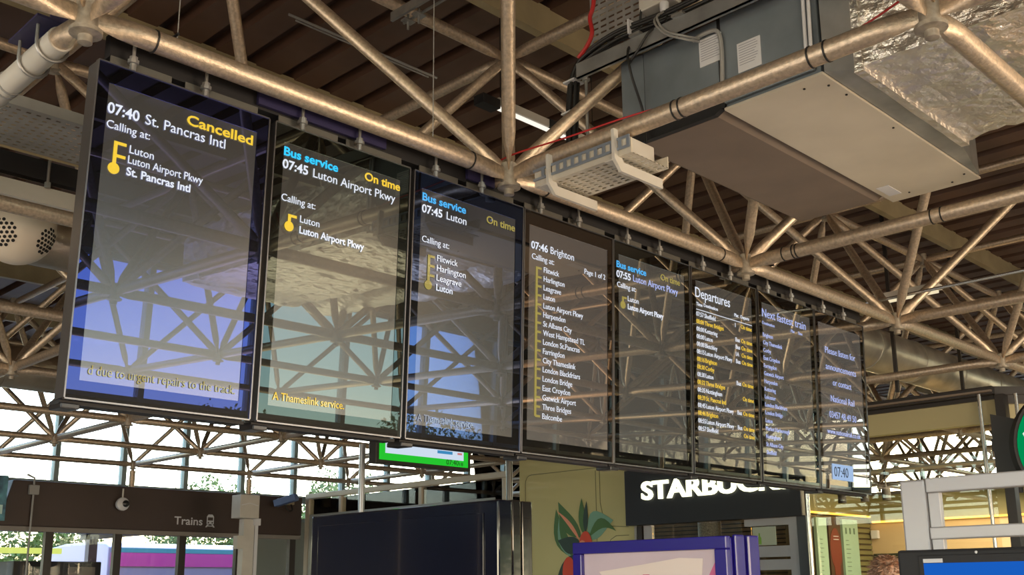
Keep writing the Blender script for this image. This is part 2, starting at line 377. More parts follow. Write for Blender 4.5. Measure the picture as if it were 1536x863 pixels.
T[5] = [('Departures', -.278, -.155, .078, .004, .325, 'white'), ('Time', -.270, -.200, .026, .01, .055, 'white'), ('Destination', -.202, -.196, .026, .01, .130, 'white'), ('Plat', .088, -.197, .026, .01, .040, 'white'), ('Departs', .150, -.197, .026, .01, .085, 'white')]
for i, (a, b, c, d) in enumerate(dep):
    z = -.256-.0403*i; cc = 'white' if d == 'w' else 'yellow'
    T[5] += [(a, -.272, z, .034, .004, .066, cc), (b, -.198, z, .034, .004, None, cc)]
    if c: T[5].append((c, .093, z, .034, .006, None, 'white'))
    if c or i in (10, 15): T[5].append(('On time', .150, z, .034, .002, .108, 'yellow'))
nf = ['Brighton', 'City Thameslink', 'Corby', 'East Croydon', 'Farringdon', 'Gatwick Airport', 'Harpenden', 'Kettering', 'Leicester', 'London Blackfriars', 'London Bridge', 'Luton', 'Market Harborough', 'Nottingham', 'St Albans City', 'Sheffield']
T[6] = [('Next fastest train', -.272, -.146, .070, 0, .485, 'pale'), ('Destination', -.272, -.190, .026, .0, .13, 'pale'), ('Plat', .04, -.187, .026, 0, .04, 'pale'), ('Time', .12, -.187, .026, 0, .05, 'pale')] + \
       [(n, -.270, -.262-.0445*i, .034, 0, None, 'pale') for i, n in enumerate(nf)]
T[7] = [('Please listen for', -.200, -.248, .058, 0, .385, 'pale'), ('announcements', -.200, -.349, .058, 0, .385, 'pale'), ('or contact', -.120, -.442, .058, 0, .235, 'pale'), ('National Rail', -.155, -.545, .058, 0, .30, 'pale'),
        ('03457 48 49 50', -.18, -.645, .058, 0, .34, 'pale'), ('www.nationalrail.co.uk', -.215, -.745, .046, 0, .42, 'pale')]
TILT = math.atan2(.0386, HT)
for k in range(8):
    cx = (BX[k]+BX[k+1])/2; hw = min(.3125, (BX[k+1]-BX[k])/2-.004)
    d = thing('information_display', labels[k], 'display', (cx, YF, ZT), 'departure displays hung in a row')
    d.rotation_euler = (TILT, 0, 0)
    bpy.context.view_layer.update()
    INV = Matrix.Translation((0, 0, 0))
    def loc(m, name, ma, par=d, **kw):
        me = m.mesh(name, ma, **kw); o = bpy.data.objects.new(name, me); C.objects.link(o); o.parent = par; return o
    # housing: shallow box with chamfered back edges
    loc(MB().rings([[(-hw, .004, z), (hw, .004, z), (hw, .070, z), (hw-.03, .118, z), (-hw+.03, .118, z), (-hw, .070, z)] for z in (-HT, 0)]), 'housing', SIDE)
    # bezel ring and front glass
    bz = MB()
    for x0, x1, z0, z1 in ((-hw, hw, -.064, 0), (-hw, hw, -HT, -1.024), (-hw, -.272, -1.024, -.064), (.268, hw, -1.024, -.064)): bz.box(x0, x1, -.002, .004, z0, z1)
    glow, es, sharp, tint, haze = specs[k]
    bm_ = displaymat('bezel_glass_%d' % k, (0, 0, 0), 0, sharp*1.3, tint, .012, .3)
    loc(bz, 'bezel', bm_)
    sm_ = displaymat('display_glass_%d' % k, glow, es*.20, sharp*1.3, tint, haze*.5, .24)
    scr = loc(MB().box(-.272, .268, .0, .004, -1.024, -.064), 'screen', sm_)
    # thin metal edge strips
    ed = MB(); ed.box(-hw-.003, -hw+.002, -.006, .01, -HT, 0).box(hw-.002, hw+.003, -.006, .01, -HT, 0).box(-hw, hw, -.006, .01, -HT-.005, -HT).box(-hw, hw, -.006, .01, 0, .004)
    loc(ed, 'edge_strip', SIDE)
    bycol = {}
    for body, x, z, size, bold, wd, col in T[k]:
        vs, fs = text_mesh(body, size, bold, wd if wd else None)
        if not wd:
            vs = [Vector((v.x*.92, v.y, v.z)) for v in vs]
        loc(MB().add([(x+v.x, -.0035-v.z, z+v.y) for v in vs], fs), 'lettering', TXT[col], scr)
    ymark = {0: (-.232, -.256, -.341, 2, .035), 1: (-.232, -.335, -.374, 1, .03), 2: (-.222, -.340, -.459, 3, .03), 3: (-.222, -.255, -.918, 16, .03), 4: (-.240, -.276, -.312, 1, .028)}
    if k in ymark:
        x, z0, z1, nb, bl = ymark[k]; m = bycol.setdefault('yellow' if k < 2 else 'dimyellow', MB())
        m.box(x-.006, x+.006, -.0035, -.0025, z1, z0+.006)
        step = (z0-z1)/max(nb, 1)
        for q in range(nb if k != 3 else nb+1): m.box(x, x+bl, -.0035, -.0025, z0-.004-step*q, z0+.006-step*q)
        if k != 3: m.lathe([(.019, -.0035), (.019, -.0025)], (x, 0, z1), 'Y', 20)
    if k == 5: bycol.setdefault('white', MB()).box(-.27, .262, -.0035, -.0025, -.222, -.219)
    if k == 7:
        loc(MB().box(-.175, .085, -.004, -.003, -1.03+.01, -.925), 'clock_panel', TXT['clock'], scr)
        vs, fs = text_mesh('07:40', .085, 0, .175); m = MB().add([(-.155+v.x, -.0045-v.z, -1.0+v.y) for v in vs], fs); bycol['dark'] = m
    for col, m in bycol.items(): loc(m, 'route_line' if k < 5 else 'drawn_line' if k == 5 else 'clock_digits', TXT[col], scr)
    # underside rail and top fixing plates with bolts
    loc(MB().box(-hw, hw, .03, .10, -HT-.016, -HT-.004), 'bottom_rail', BLACKM)
    loc(MB().box(-hw+.002, -hw+.06, .02, .11, -HT-.030, -HT-.012), 'joint_clamp', BLACK, bevel=.004)
    for a, b in ((-hw+.03, -.02), (.02, hw-.02)) if k % 2 else ((-hw+.05, -.05), (.0, hw-.03)):
        loc(MB().box(a, b, .03, .034, .004, .045), 'fixing_plate', mat('fixing_grey', (.13, .125, .11), .45, .5))
    for xx in (-.20, .06):
        loc(MB().tube([(xx, .0, .25 if False else .118), (xx, .0, .02)], .006, 8), 'hanger_rod', ZINC, smooth=True)
        loc(MB().lathe([(.014, .050), (.014, .040), (.019, .038), (.019, .026), (.011, .024), (.011, .002), (.006, 0)], (xx, .0, 0), n=8), 'nut', ZINC)
hr = thing('mounting_beam', 'long black steel mounting beam behind the tops of the eight displays', 'beam', (1.3, 3.2, 3.28))
MB().box(1.30, 6.40, 3.10, 3.14, 3.30, 3.375).box(1.30, 6.40, 3.10, 3.24, 3.29, 3.30).obj('channel', BLACKM, hr)
MB().box(1.30, 6.40, 3.20, 3.24, 3.25, 3.30).obj('back_flange', BLACKM, hr)
for i in range(-1, 2):
    cxx = XA+i*S
    MB().tube([(cxx+.3, 3.12, 3.37), (cxx+.3, 3.12, 3.40), (cxx+.3, 3.0, 3.40)], .005, 6).obj('strap', BLACKM, hr)
# navy clamp plates seen above the beam
for x0, x1 in ((1.84, 2.42), (2.86, 3.02)):
    MB().box(x0, x1, 3.08, 3.095, 3.30, 3.372).obj('navy_plate', NAVY, hr)
# ---------------------------------------------------------------- air handling unit and its ducts
def arc(c, r, a0, a1, n, plane):
    o = []
    for k in range(n+1):
        a = a0+(a1-a0)*k/n; o.append(plane(c, r*math.cos(a), r*math.sin(a)))
    return o
ac = thing('air_handling_unit', 'blue-grey box-shaped air unit with beige underside hanging behind the steel tubes', 'air unit', (4.1, 2.1, 3.45))
MB().box(3.37, 4.83, 1.70, 2.115, 3.462, 3.86).obj('casing', BLUEG, ac, bevel=.004)
MB().box(3.36, 4.84, 1.69, 2.12, 3.45, 3.461).obj('base_panel', BEIGE, ac, bevel=.003)
MB().box(3.35, 3.369, 1.72, 2.112, 3.475, 3.85).obj('side_panel', BLUEG, ac, bevel=.003)
MB().box(3.37, 4.80, 2.125, 2.63, 3.545, 3.86).obj('rear_casing', BLUEG, ac, bevel=.004)
MB().box(3.35, 3.369, 2.128, 2.50, 3.55, 3.845).obj('side_panel', BLUEG, ac, bevel=.003)
MB().box(3.355, 3.369, 2.505, 2.628, 3.55, 3.845).obj('side_panel', BLUEG, ac, bevel=.003)
MB().box(3.352, 3.357, 2.112, 2.128, 3.46, 3.85).obj('joint_strip', BLACKM, ac)
cr = [(3.40, y, z) for y, z in ((2.125, 3.54), (2.125, 3.505), (2.14, 3.47), (2.175, 3.452), (2.58, 3.452), (2.61, 3.47), (2.62, 3.50), (2.62, 3.54))]
MB().prism(cr, (1.37, 0, 0)).obj('insulated_cover', TAUPE, ac)
MB().prism([(3.372, y, z) for _, y, z in cr], (.026, 0, 0)).obj('end_cap', BLACKM, ac)
# tapered collar towards the foil duct
def ring4(y, x0, x1, z0, z1): return [(x0, y, z0), (x1, y, z0), (x1, y, z1), (x0, y, z1)]
MB().rings([ring4(1.688, 3.37, 4.82, 3.46, 3.86), ring4(1.60, 3.44, 4.40, 3.46, 3.86)]).obj('end_collar', GALV, ac)
for yz in ((2.213, 2.106, 3.665, 3.785), (2.036, 1.931, 3.575, 3.70)):
    p = MB().box(3.345, 3.349, yz[1], yz[0], yz[2], yz[3]).obj('paper_label', PAPER, ac)
    ln = MB()
    for q in range(9):
        z = yz[3]-.012-q*.0105; ln.box(3.3440, 3.3448, yz[1]+.01+.02*random.random(), yz[0]-.008, z, z+.0022)
    o = ln.obj('printed_lines', mat('print_grey', (.25, .26, .30), .7), p); o['kind'] = 'stuff'
MB().box(4.60, 4.74, 2.03, 2.09, 3.4475, 3.4498).obj('paper_label', PAPER, ac)
for xx, yy in ((3.46, 1.72), (3.58, 1.71), (4.0, 1.72), (4.72, 1.72), (4.78, 1.80), (3.42, 1.80), (4.76, 2.0)):
    MB().lathe([(.005, 3.446), (.005, 3.450)], (xx, yy, 0), n=8).obj('screw', BLACKM, ac)
def crumple(name, x0, x1, y0, y1, z0, z1, m, parent, n=60, amp=.018, seed=3):
    bm = bmesh.new(); bmesh.ops.create_cube(bm, size=1); bmesh.ops.subdivide_edges(bm, edges=bm.edges, cuts=n, use_grid_fill=True)
    from mathutils import noise
    for v in bm.verts:
        c = v.co; p = Vector((x0+(c.x+.5)*(x1-x0), y0+(c.y+.5)*(y1-y0), z0+(c.z+.5)*(z1-z0)))
        nn = Vector((c.x if abs(c.x) > .499 else 0, c.y if abs(c.y) > .499 else 0, c.z if abs(c.z) > .499 else 0))
        if nn.length: nn.normalize()
        d = noise.fractal(Vector((p.x*4.0, p.y*9.0, p.z*9+seed)), 1, 2.2, 4)
        d2 = abs(noise.noise(Vector((p.x*11, p.y*22, p.z*14))))
        v.co = p+nn*(d*amp+d2*amp*.8)
    me = bpy.data.meshes.new(name); bm.to_mesh(me); bm.free(); me.materials.append(m)
    return link(name, me, parent)
fd = thing('foil_box_duct', 'wide foil-wrapped rectangular duct joining the air unit on its right', 'duct', (4.0, .8, 3.46))
crumple('foil_wrap', 3.455, 4.39, -.6, 1.585, 3.475, 3.85, FOIL, fd)
crumple('tape_seam', 3.44, 4.405, 1.572, 1.603, 3.452, 3.87, FOIL, fd, 14, .004)
fe = thing('foil_elbow_duct', 'crumpled round foil duct bending away at the top right above the box duct', 'duct', (5.1, 1.0, 3.8))
def foil_tube(pts, r, m, name, par, n=40, sub=6, amp=.03):
    from mathutils import noise
    P = [Vector(p) for p in pts]; Q = []
    for i in range(len(P)-1):
        a = P[max(i-1, 0)]; b = P[i]; c = P[i+1]; d = P[min(i+2, len(P)-1)]
        for k in range(sub):
            t = k/sub; Q.append(.5*((2*b)+(c-a)*t+(2*a-5*b+4*c-d)*t*t+(3*b-a-3*c+d)*t*t*t))
    Q.append(P[-1]); rs = []; prev = None
    for i, p in enumerate(Q):
        t = (Q[min(i+1, len(Q)-1)]-Q[max(i-1, 0)]).normalized()
        if prev is None: u = t.cross(Vector((0, 0, 1))).normalized()
        else: u = (prev-t*prev.dot(t)).normalized()
        prev = u; v = t.cross(u); ring = []
        for k in range(n):
            a = 2*PI*k/n; q = p+(u*math.cos(a)+v*math.sin(a))*r
            ring.append(q+(q-p).normalized()*amp*(noise.fractal(Vector((q.x*5, q.y*5, q.z*12)), 1, 2, 4)))
        rs.append(ring)
    return MB().rings(rs).obj(name, m, par, True)
foil_tube([(5.05, -1.2, 3.85), (5.05, -.2, 3.85), (5.05, .7, 3.84), (5.0, 1.15, 3.86), (5.02, 1.40, 4.05), (5.1, 1.5, 4.30)], .27, FOIL, 'foil_sleeve', fe, 40, 14)

def simple(name, label, cat, mb, m, smooth=False, bevel=0, group=None):
    o = mb.obj(name, m, None, smooth, bevel); return tag(o, label, cat, group)
def spline(pts, sub=8):
    P = [Vector(p) for p in pts]; Q = []
    for i in range(len(P)-1):
        a = P[max(i-1, 0)]; b = P[i]; c = P[i+1]; d = P[min(i+2, len(P)-1)]
        for k in range(sub):
            t = k/sub; Q.append(.5*((2*b)+(c-a)*t+(2*a-5*b+4*c-d)*t*t+(3*b-a-3*c+d)*t*t*t))
    return Q+[P[-1]]
# support channel under which the unit hangs
ch = thing('support_channel', 'long grey slotted support channel running above the air unit, rod hanging from its left end', 'channel', (3.28, 2.3, 3.8))
MB().box(3.255, 3.262, 1.2, 2.80, 3.80, 3.865).box(3.255, 3.30, 1.2, 2.80, 3.865, 3.872).box(3.255, 3.275, 1.2, 2.80, 3.80, 3.806).obj('channel_web', GALV, ch)
MB().box(3.33, 3.345, 1.2, 2.62, 3.868, 3.90).obj('back_rail', BLACKM, ch)
MB().tube([(3.285, 2.77, 3.87), (3.285, 2.77, 3.42)], .007, 8).obj('threaded_rod', ZINC, ch, True)
MB().lathe([(.018, 3.79), (.018, 3.80)], (3.285, 2.77, 0), n=6).obj('nut', ZINC, ch)
for y in (2.47, 2.25): MB().box(3.24, 3.31, y-.035, y+.02, 3.872, 3.884).obj('beam_clamp', ZINC, ch)
te = thing('cable_tray', 'grey perforated cable tray standing on edge at the top behind black cables', 'cable tray', (3.4, 2.6, 3.95))
pl = MB(); 
# slotted plate built as a lattice of strips so that the slots are real openings
ys = [2.36+.0475*i for i in range(11)]
for i, y in enumerate(ys[:-1]):
    pl.box(3.42, 3.423, y, y+.014, 3.94, 4.60)
    z = 3.94
    while z < 4.6:
        pl.box(3.42, 3.423, y+.014, y+.0475, z, z+.020); z += .030
pl.box(3.42, 3.423, ys[-1], ys[-1]+.014, 3.94, 4.60)
pl.obj('slotted_plate', TRAYG, te)
MB().box(3.37, 3.423, 1.5, 2.84, 3.928, 3.94).obj('tray_lip', GALV, te)
MB().box(3.37, 3.373, 1.5, 2.84, 3.90, 3.93).obj('tray_flange', TRAYG, te)
jb = thing('junction_box', 'beige junction box with a white cable gland at the top edge', 'box', (3.36, 2.42, 4.02))
MB().box(3.33, 3.41, 2.33, 2.50, 4.03, 4.22).obj('box_body', WHITEP, jb, bevel=.006)
MB().lathe([(.018, 3.985), (.020, 4.0), (.020, 4.028)], (3.345, 2.375, 0), n=12).obj('cable_gland', WHITE, jb, True)
bundle = thing('black_cable_bundle', 'thick bundle of black cables beside the left end of the support channel', 'cables', (3.35, 2.9, 3.9))
for q in range(6):
    dx, dz = .018*math.cos(q*1.05), .022*math.sin(q*1.05)
    pts = [(3.35+dx, 2.92+dz*.6, 3.30), (3.35+dx, 2.915+dz, 3.62), (3.35+dx, 2.90+dz, 3.83), (3.35+dx, 2.865, 3.915+dz), (3.35+dx, 2.79, 3.955+dz), (3.35+dx, 2.62, 3.98+dz), (3.35+dx, 2.37, 3.965+dz), (3.35+dx, 2.1, 3.965+dz), (3.35+dx, 1.6, 3.96+dz)]
    MB().tube(spline(pts, 6), .0085, 8).obj('cable', CABLE, bundle, True)
for p in ((3.35, 2.915, 3.70), (3.35, 2.90, 3.85), (3.35, 2.55, 3.98)):
    MB().box(p[0]-.035, p[0]+.035, p[1]-.004-.03*(p[2] < 3.9), p[1]+.004+.03*(p[2] < 3.9), p[2]-.004-.03*(p[2] > 3.9), p[2]+.004+.03*(p[2] > 3.9)).obj('cable_tie', WHITE, bundle)
simple('red_cable', 'red cable hanging down over the left end of the perforated tray', 'cable', MB().tube(spline([(3.33, 2.74, 4.5), (3.33, 2.75, 4.2), (3.33, 2.775, 4.12), (3.33, 2.765, 4.04), (3.33, 2.80, 3.985), (3.33, 2.85, 3.95)]), .010, 8), RED, True)
simple('red_cable', 'thin red cable stretched along the top of the tube in front of the air unit', 'cable', MB().tube(spline([(3.03, 3.10, 3.42), (3.0, 2.94, 3.41), (2.995, 2.63, 3.386), (3.02, 2.32, 3.384), (3.06, 2.0, 3.374), (3.06, 1.6, 3.374), (3.05, 1.35, 3.40), (3.2, 1.0, 3.62)]), .0038, 6), RED, True)
simple('black_cable', 'black cable hanging from the junction box down the face of the air unit', 'cable', MB().tube(spline([(3.335, 2.49, 4.04), (3.33, 2.513, 3.905), (3.245, 2.50, 3.82), (3.24, 2.486, 3.706), (3.33, 2.497, 3.557), (3.33, 2.49, 3.42)]), .006, 6), CABLE, True)
simple('black_cable', 'short black cable looping behind the support channel', 'cable', MB().tube(spline([(3.345, 2.36, 3.96), (3.31, 2.365, 3.90), (3.245, 2.38, 3.86), (3.24, 2.45, 3.79), (3.25, 2.50, 3.76)]), .006, 6), CABLE, True)
for dz, lb in ((0, 'upper grey cable sagging from the white gland to the air unit'), (.014, 'lower grey cable sagging beside its twin from the white gland')):
    simple('grey_cable', lb, 'cable', MB().tube(spline([(3.34, 2.375+dz, 3.985), (3.27, 2.362+dz, 3.925-dz), (3.24, 2.304, 3.828-dz), (3.24, 2.208, 3.765-dz), (3.33, 2.20, 3.785-dz)]), .005, 6), GREYC, True)
simple('grey_conduit', 'grey conduit bent down between the two papers on the air unit', 'conduit', MB().tube(spline([(3.335, 2.235, 3.791), (3.335, 2.17, 3.80), (3.335, 2.115, 3.785), (3.335, 2.10, 3.711), (3.335, 2.105, 3.56)]), .009, 8), GREYC, True)
simple('white_pipe_pair', 'pair of thin white pipes running down beside the tapered collar', 'pipe', MB().tube([(3.33, 1.70, 4.2), (3.33, 1.715, 3.48)], .007, 8).tube([(3.33, 1.725, 4.2), (3.33, 1.735, 3.48)], .007, 8), WHITE, True)

# short perforated tray held by two hooked arms under the tube
bt = thing('bracket_tray', 'short off-white perforated cable tray on two hooked arms under a tube', 'cable tray', (3.1, 2.5, 3.2))
tp = MB()
for i in range(9):
    x = 2.965+.026*i; tp.box(x, x+.012, 2.28, 2.78, 3.200, 3.2035)
for i in range(13):
    y = 2.28+.04*i; tp.box(2.965, 3.185, y, y+.018, 3.2002, 3.2038)
tp.obj('tray_floor', TRAYW, bt)
MB().box(2.955, 2.965, 2.28, 2.78, 3.20, 3.262).obj('tray_side', TRAYW, bt); MB().box(3.185, 3.19, 2.28, 2.78, 3.20, 3.25).obj('tray_side', TRAYW, bt)
rl = MB()
for i in range(12): rl.box(2.945, 2.95, 2.28+.04*i, 2.29+.04*i+.004, 3.232, 3.262)
rl.box(2.945, 2.95, 2.28, 2.78, 3.262, 3.272).box(2.945, 2.95, 2.28, 2.78, 3.222, 3.232).obj('slotted_rail', mat('blue_zinc', (.35, .42, .52), .35, .7), bt)
for y in (2.34, 2.68):
    hk = [(2.93, y, 3.31), (2.955, y, 3.31), (2.955, y, 3.235), (2.985, y, 3.185), (3.23, y, 3.185), (3.23, y, 3.145), (2.97, y, 3.145), (2.93, y, 3.19)]
    MB().prism(hk, (0, .014, 0)).obj('hooked_arm', WHITEP, bt)
    MB().box(2.93, 3.23, y+.014, y+.05, 3.183, 3.187).obj('arm_flange', WHITEP, bt)
simple('white_box', 'white plastic box clipped on the hooked-arm tray beside the dark air unit end', 'box', MB().box(3.0, 3.17, 2.33, 2.46, 3.205, 3.30), WHITEP, bevel=.006)
tr2 = simple('pale_trunking', 'pale trunking lying in the short hooked-arm tray', 'trunking', MB().box(2.99, 3.13, 2.48, 2.76, 3.2055, 3.29), TRAYW, bevel=.004)

# cable ties on the tubes
def ring_band(p, ax, r=.0395, w_=.006, m=CABLE, nm='cable_tie'):
    mb = MB(); d = {'X': 0, 'Y': 1}[ax]
    prof = [(r, -w_/2), (r, w_/2)]
    mb.lathe(prof, p, ax, 20); return mb.obj(nm, m, frame, True)
for px, a in (((XA, 2.12, ZA), 'Y'), ((XA, 2.09, ZA), 'Y'), ((XA, 1.56, ZA), 'Y'), ((XA, 1.50, ZA), 'Y'), ((2.80, YA, ZA), 'X'), ((3.26, YA, ZA), 'X'), ((1.40, YA, ZA), 'X'), ((XA+S, 2.76, ZA), 'Y'), ((XA+S, 2.70, ZA), 'Y'), ((XA+S, 2.68, ZA), 'Y'), ((XA+S-.25, YA, ZA), 'X'), ((XA+S, 1.95, ZA), 'Y'), ((XA+S, 1.90, ZA), 'Y')): ring_band(px, a)

# ---------------------------------------------------------------- left edge: sleeve, U-bolts, tray, speaker, ducts
X1 = XA-S
sl = simple('pipe_sleeve', 'pale sleeve of wrapped bands round the tube at the top left corner', 'pipe sleeve', MB().tube([(X1, 3.20, ZA), (X1, 3.9, ZA)], .042, 20), WHITEP, True)
for y in (3.62, 3.66, 3.76): o = MB().lathe([(.0455, -.004), (.0455, .004)], (X1, y, ZA), 'Y', 20).obj('band', GREYC, sl, True)
cpn = thing('clamp_plate', 'navy clamp plate with two steel U-bolts over the pale sleeve, top left corner', 'clamp', (X1, 3.33, 3.42))
MB().box(X1-.075, X1+.06, 3.215, 3.46, 3.405, 3.413).obj('plate', NAVY, cpn)
MB().box(X1-.02, X1+.06, 3.25, 3.262, 3.413, 3.62).obj('plate_web', NAVY, cpn)
for y in (3.27, 3.42):
    pts = [(X1-.050, y, 3.43), (X1-.050, y, ZA)]+[(X1-.050*math.cos(a*PI/10), y, ZA-.050*math.sin(a*PI/10)) for a in range(1, 10)]+[(X1+.050, y, ZA), (X1+.050, y, 3.43)]
    MB().tube(pts, .006, 8).obj('u_bolt', ZINC, cpn, True)
pt = thing('cable_tray', 'grey perforated cable tray crossing the left edge above the white speaker', 'cable tray', (1.5, 4.55, 3.6))
tp = MB()
for r in range(11):
    y = 4.352+.042*r; tp.box(.6, 1.99, y, y+.026, 3.60, 3.603)
x = .6
while x < 1.985: tp.box(x, x+.022, 4.352, 4.798, 3.6002, 3.6032); x += .042
tp.obj('tray_floor', TRAYG, pt)
MB().box(.6, 1.99, 4.345, 4.350, 3.60, 3.65).obj('tray_side', TRAYG, pt); MB().box(.6, 1.99, 4.80, 4.806, 3.59, 3.65).obj('tray_side', CREAM, pt)
bb = thing('black_bracket_beam', 'black steel bracket beam with a hanging rod below the left perforated tray', 'beam', (1.5, 5.0, 3.6))
MB().box(.6, 2.02, 5.0, 5.05, 3.56, 3.66).obj('beam', BLACKM, bb)
MB().tube([(1.84, 4.98, 3.70), (1.84, 4.98, 3.54)], .008, 8).obj('threaded_rod', ZINC, bb, True)
MB().lathe([(.016, 3.52), (.016, 3.545)], (1.84, 4.98, 0), n=6).obj('nut', ZINC, bb)
lf = simple('strip_housing', 'long pale metal housing under the black bracket beam at the left edge', 'housing', MB().prism([(.6, 4.99, 3.44), (.6, 5.14, 3.44), (.6, 5.12, 3.53), (.6, 5.01, 3.53)], (1.42, 0, 0)), WHITEP)
sp = thing('public_address_speaker', 'round cream dome loudspeaker with clusters of small holes at the left edge', 'speaker', (1.85, 5.35, 3.36))
spc = Vector((1.86, 5.38, 3.41)); sr = .185
MB().lathe([(sr, .09), (sr, .0)]+[(sr*math.cos(a*PI/24), -sr*.98*math.sin(a*PI/24)) for a in range(1, 12)], spc, 'Z', 40).obj('dome', SPK, sp, True)
MB().lathe([(sr*.9, .09), (sr*.7, .13)], spc, 'Z', 32).obj('rear_cap', SPK, sp, True)
vd = (Vector((0, 0, 1.6))-spc).normalized()
for cy_, cz_ in ((.42, .0), (-1.05, .0)):
    ax_ = Matrix.Rotation(-cy_, 3, 'Z') @ Vector((vd.x, vd.y, 0)).normalized()
    ax_ = (ax_ + Vector((0, 0, -.42))).normalized()
    u_ = ax_.cross(Vector((0, 0, 1))).normalized(); v_ = ax_.cross(u_)
    for a in range(-3, 4):
        for b in range(-3, 4):
            du, dv = (a+.5*(b % 2))*.026, b*.0225
            if du*du+dv*dv > .075**2: continue
            d = (ax_*sr+u_*du+v_*dv).normalized(); p = spc+d*(sr*.992)
            MB().tube([p-d*.004, p+d*.003], .0085, 10).obj('speaker_hole', DARKHOLE, sp)
def duct(name, label, pts, r, m, seams, group=None, mseam=None):
    t = thing(name, label, 'duct', pts[0], group)
    P = [Vector(p) for p in pts]; MB().tube(pts, r, 32).obj('duct_body', m, t, True)
    L = (P[-1]-P[0]).length; d = (P[-1]-P[0])/L
    for s_ in range(1, seams):
        c = P[0]+d*L*s_/seams; MB().tube([c-d*.012, c+d*.012], r+.006, 32).obj('seam_band', mseam or m, t, True)
    return t
duct('round_duct', 'round silver duct wrapped in old foil below the dome speaker at the left edge', [(-4.5, 6.3, 3.78), (2.9, 6.3, 3.78)], .19, FOILW, 5) if False else None
duct('round_duct', 'round silver duct wrapped in old foil below the dome speaker at the left edge', [(-4.5, 6.05, 3.62+.0), (2.75, 6.05, 3.62+.0)], .17, FOILW, 6)
duct('round_duct', 'golden-brown foil duct low at the left edge behind the first display', [(-4.5, 9.75, 3.60), (5.6, 9.75, 3.60)], .20, FOILW, 9)
duct('spiral_duct', 'large round spiral steel duct to the right of the last display', [(6.2, 4.35, 3.74), (15.5, 4.35, 3.74)], .205, DUCTS, 10)
for x in (9.1, 10.6): simple('duct_hanger', 'flat dark hanger strap, %s of the two round the spiral duct' % ('nearer' if x < 10 else 'farther'), 'hanger', MB().box(x, x+.03, 4.10, 4.13, 3.3, 5.0), DARKF)
simple('silver_conduit', 'thin silver conduit crossing the tubes above the spiral duct', 'conduit', MB().tube([(6.72, 3.2, 3.502), (6.69, 1.2, 3.502)], .011, 8), mat('bright_conduit', (.7, .7, .68), .25, .9), True)
lb = thing('strip_light', 'cream strip light behind the silver conduit above the spiral duct', 'light', (7.15, 3.1, 3.6))
MB().box(7.10, 7.20, 2.86, 3.36, 3.62, 3.66).obj('light_body', WHITEP, lb, bevel=.004); MB().box(7.115, 7.185, 2.88, 3.34, 3.60, 3.62).obj('diffuser', emat('dim_lamp', (1, .85, .55), .9), lb)
# batten with black ends in the middle of the roof
bl = thing('batten_light', 'slim lit batten with black end boxes behind the vertical tube', 'light', (4.3, 4.126, 4.4))
MB().box(3.92, 4.06, 4.09, 4.17, 4.372, 4.43).obj('end_box', BLACKM, bl); MB().box(4.50, 4.60, 4.09, 4.17, 4.40, 4.45).obj('end_box', BLACKM, bl)
MB().box(4.06, 5.0, 4.10, 4.16, 4.40, 4.45).obj('light_body', WHITEP, bl); MB().box(4.07, 4.99, 4.115, 4.15, 4.392, 4.40).obj('diffuser', emat('lamp_glow', (1, .93, .8), 1.1), bl)
for x in (4.1, 4.95): MB().tube([(x, 4.13, 4.45), (x, 4.13, 5.05)], .003, 6).obj('hanging_wire', CABLE, bl)
# linear lamps behind the camera (seen in the reflections)
for x, y, L, lb_ in ((6.22, -1.07, .52, 'longest tube light, reflected in the 07:45 Luton display'), (6.40, -1.54, .23, 'short tube light behind the longest one, its left half'), (6.66, -1.40, .20, 'short tube light behind the longest one, its right half')):
    t = thing('tube_light', lb_, 'light', (x, y, 4.4), 'tube lights behind the photographer')
    MB().box(x, x+L, y-.03, y+.03, 4.42, 4.46).obj('light_body', WHITEP, t); MB().tube([(x+.01, y, 4.40), (x+L-.01, y, 4.40)], .022, 10).obj('lamp_tube', emat('tube_glow', (1, .93, .78), 12), t)
cs = thing('slotted_channel', 'short grey channel with two hanging bolts at the top left of the vertical tube', 'channel', (3.0, 3.5, 4.3))
MB().box(2.885, 2.90, 2.9, 3.66, 4.29, 4.33).box(2.885, 2.93, 2.9, 3.66, 4.33, 4.336).box(2.945, 2.955, 2.9, 3.64, 4.29, 4.30).obj('channel_web', ZINC, cs)
for y in (3.58, 3.50):
    MB().tube([(2.93, y, 4.31), (2.93, y, 4.23)], .006, 8).obj('bolt', ZINC, cs, True); MB().box(2.90, 2.96, y-.02, y+.02, 4.27, 4.278).obj('washer', ZINC, cs)
for a, b, lb_ in (((2.67, 3.09, 4.29), (2.74, 3.17, 3.38), 'thin wire hanging from the slotted channel to the long tube'), ((1.60, 3.24, 4.9), (1.61, 3.27, 3.40), 'thin wire hanging near the top of the first display')):
    simple('hanging_wire', lb_, 'wire', MB().tube([a, b], .002, 6), GREYC)
simple('thin_conduit', 'pair of thin pale conduits fixed under the dark decking left of centre', 'conduit', MB().tube([(3.13, 4.95, 4.97), (4.30, 4.94, 4.97)], .008, 6).tube([(3.2, 4.98, 4.97), (4.25, 4.97, 4.97)], .006, 6), GREYC)

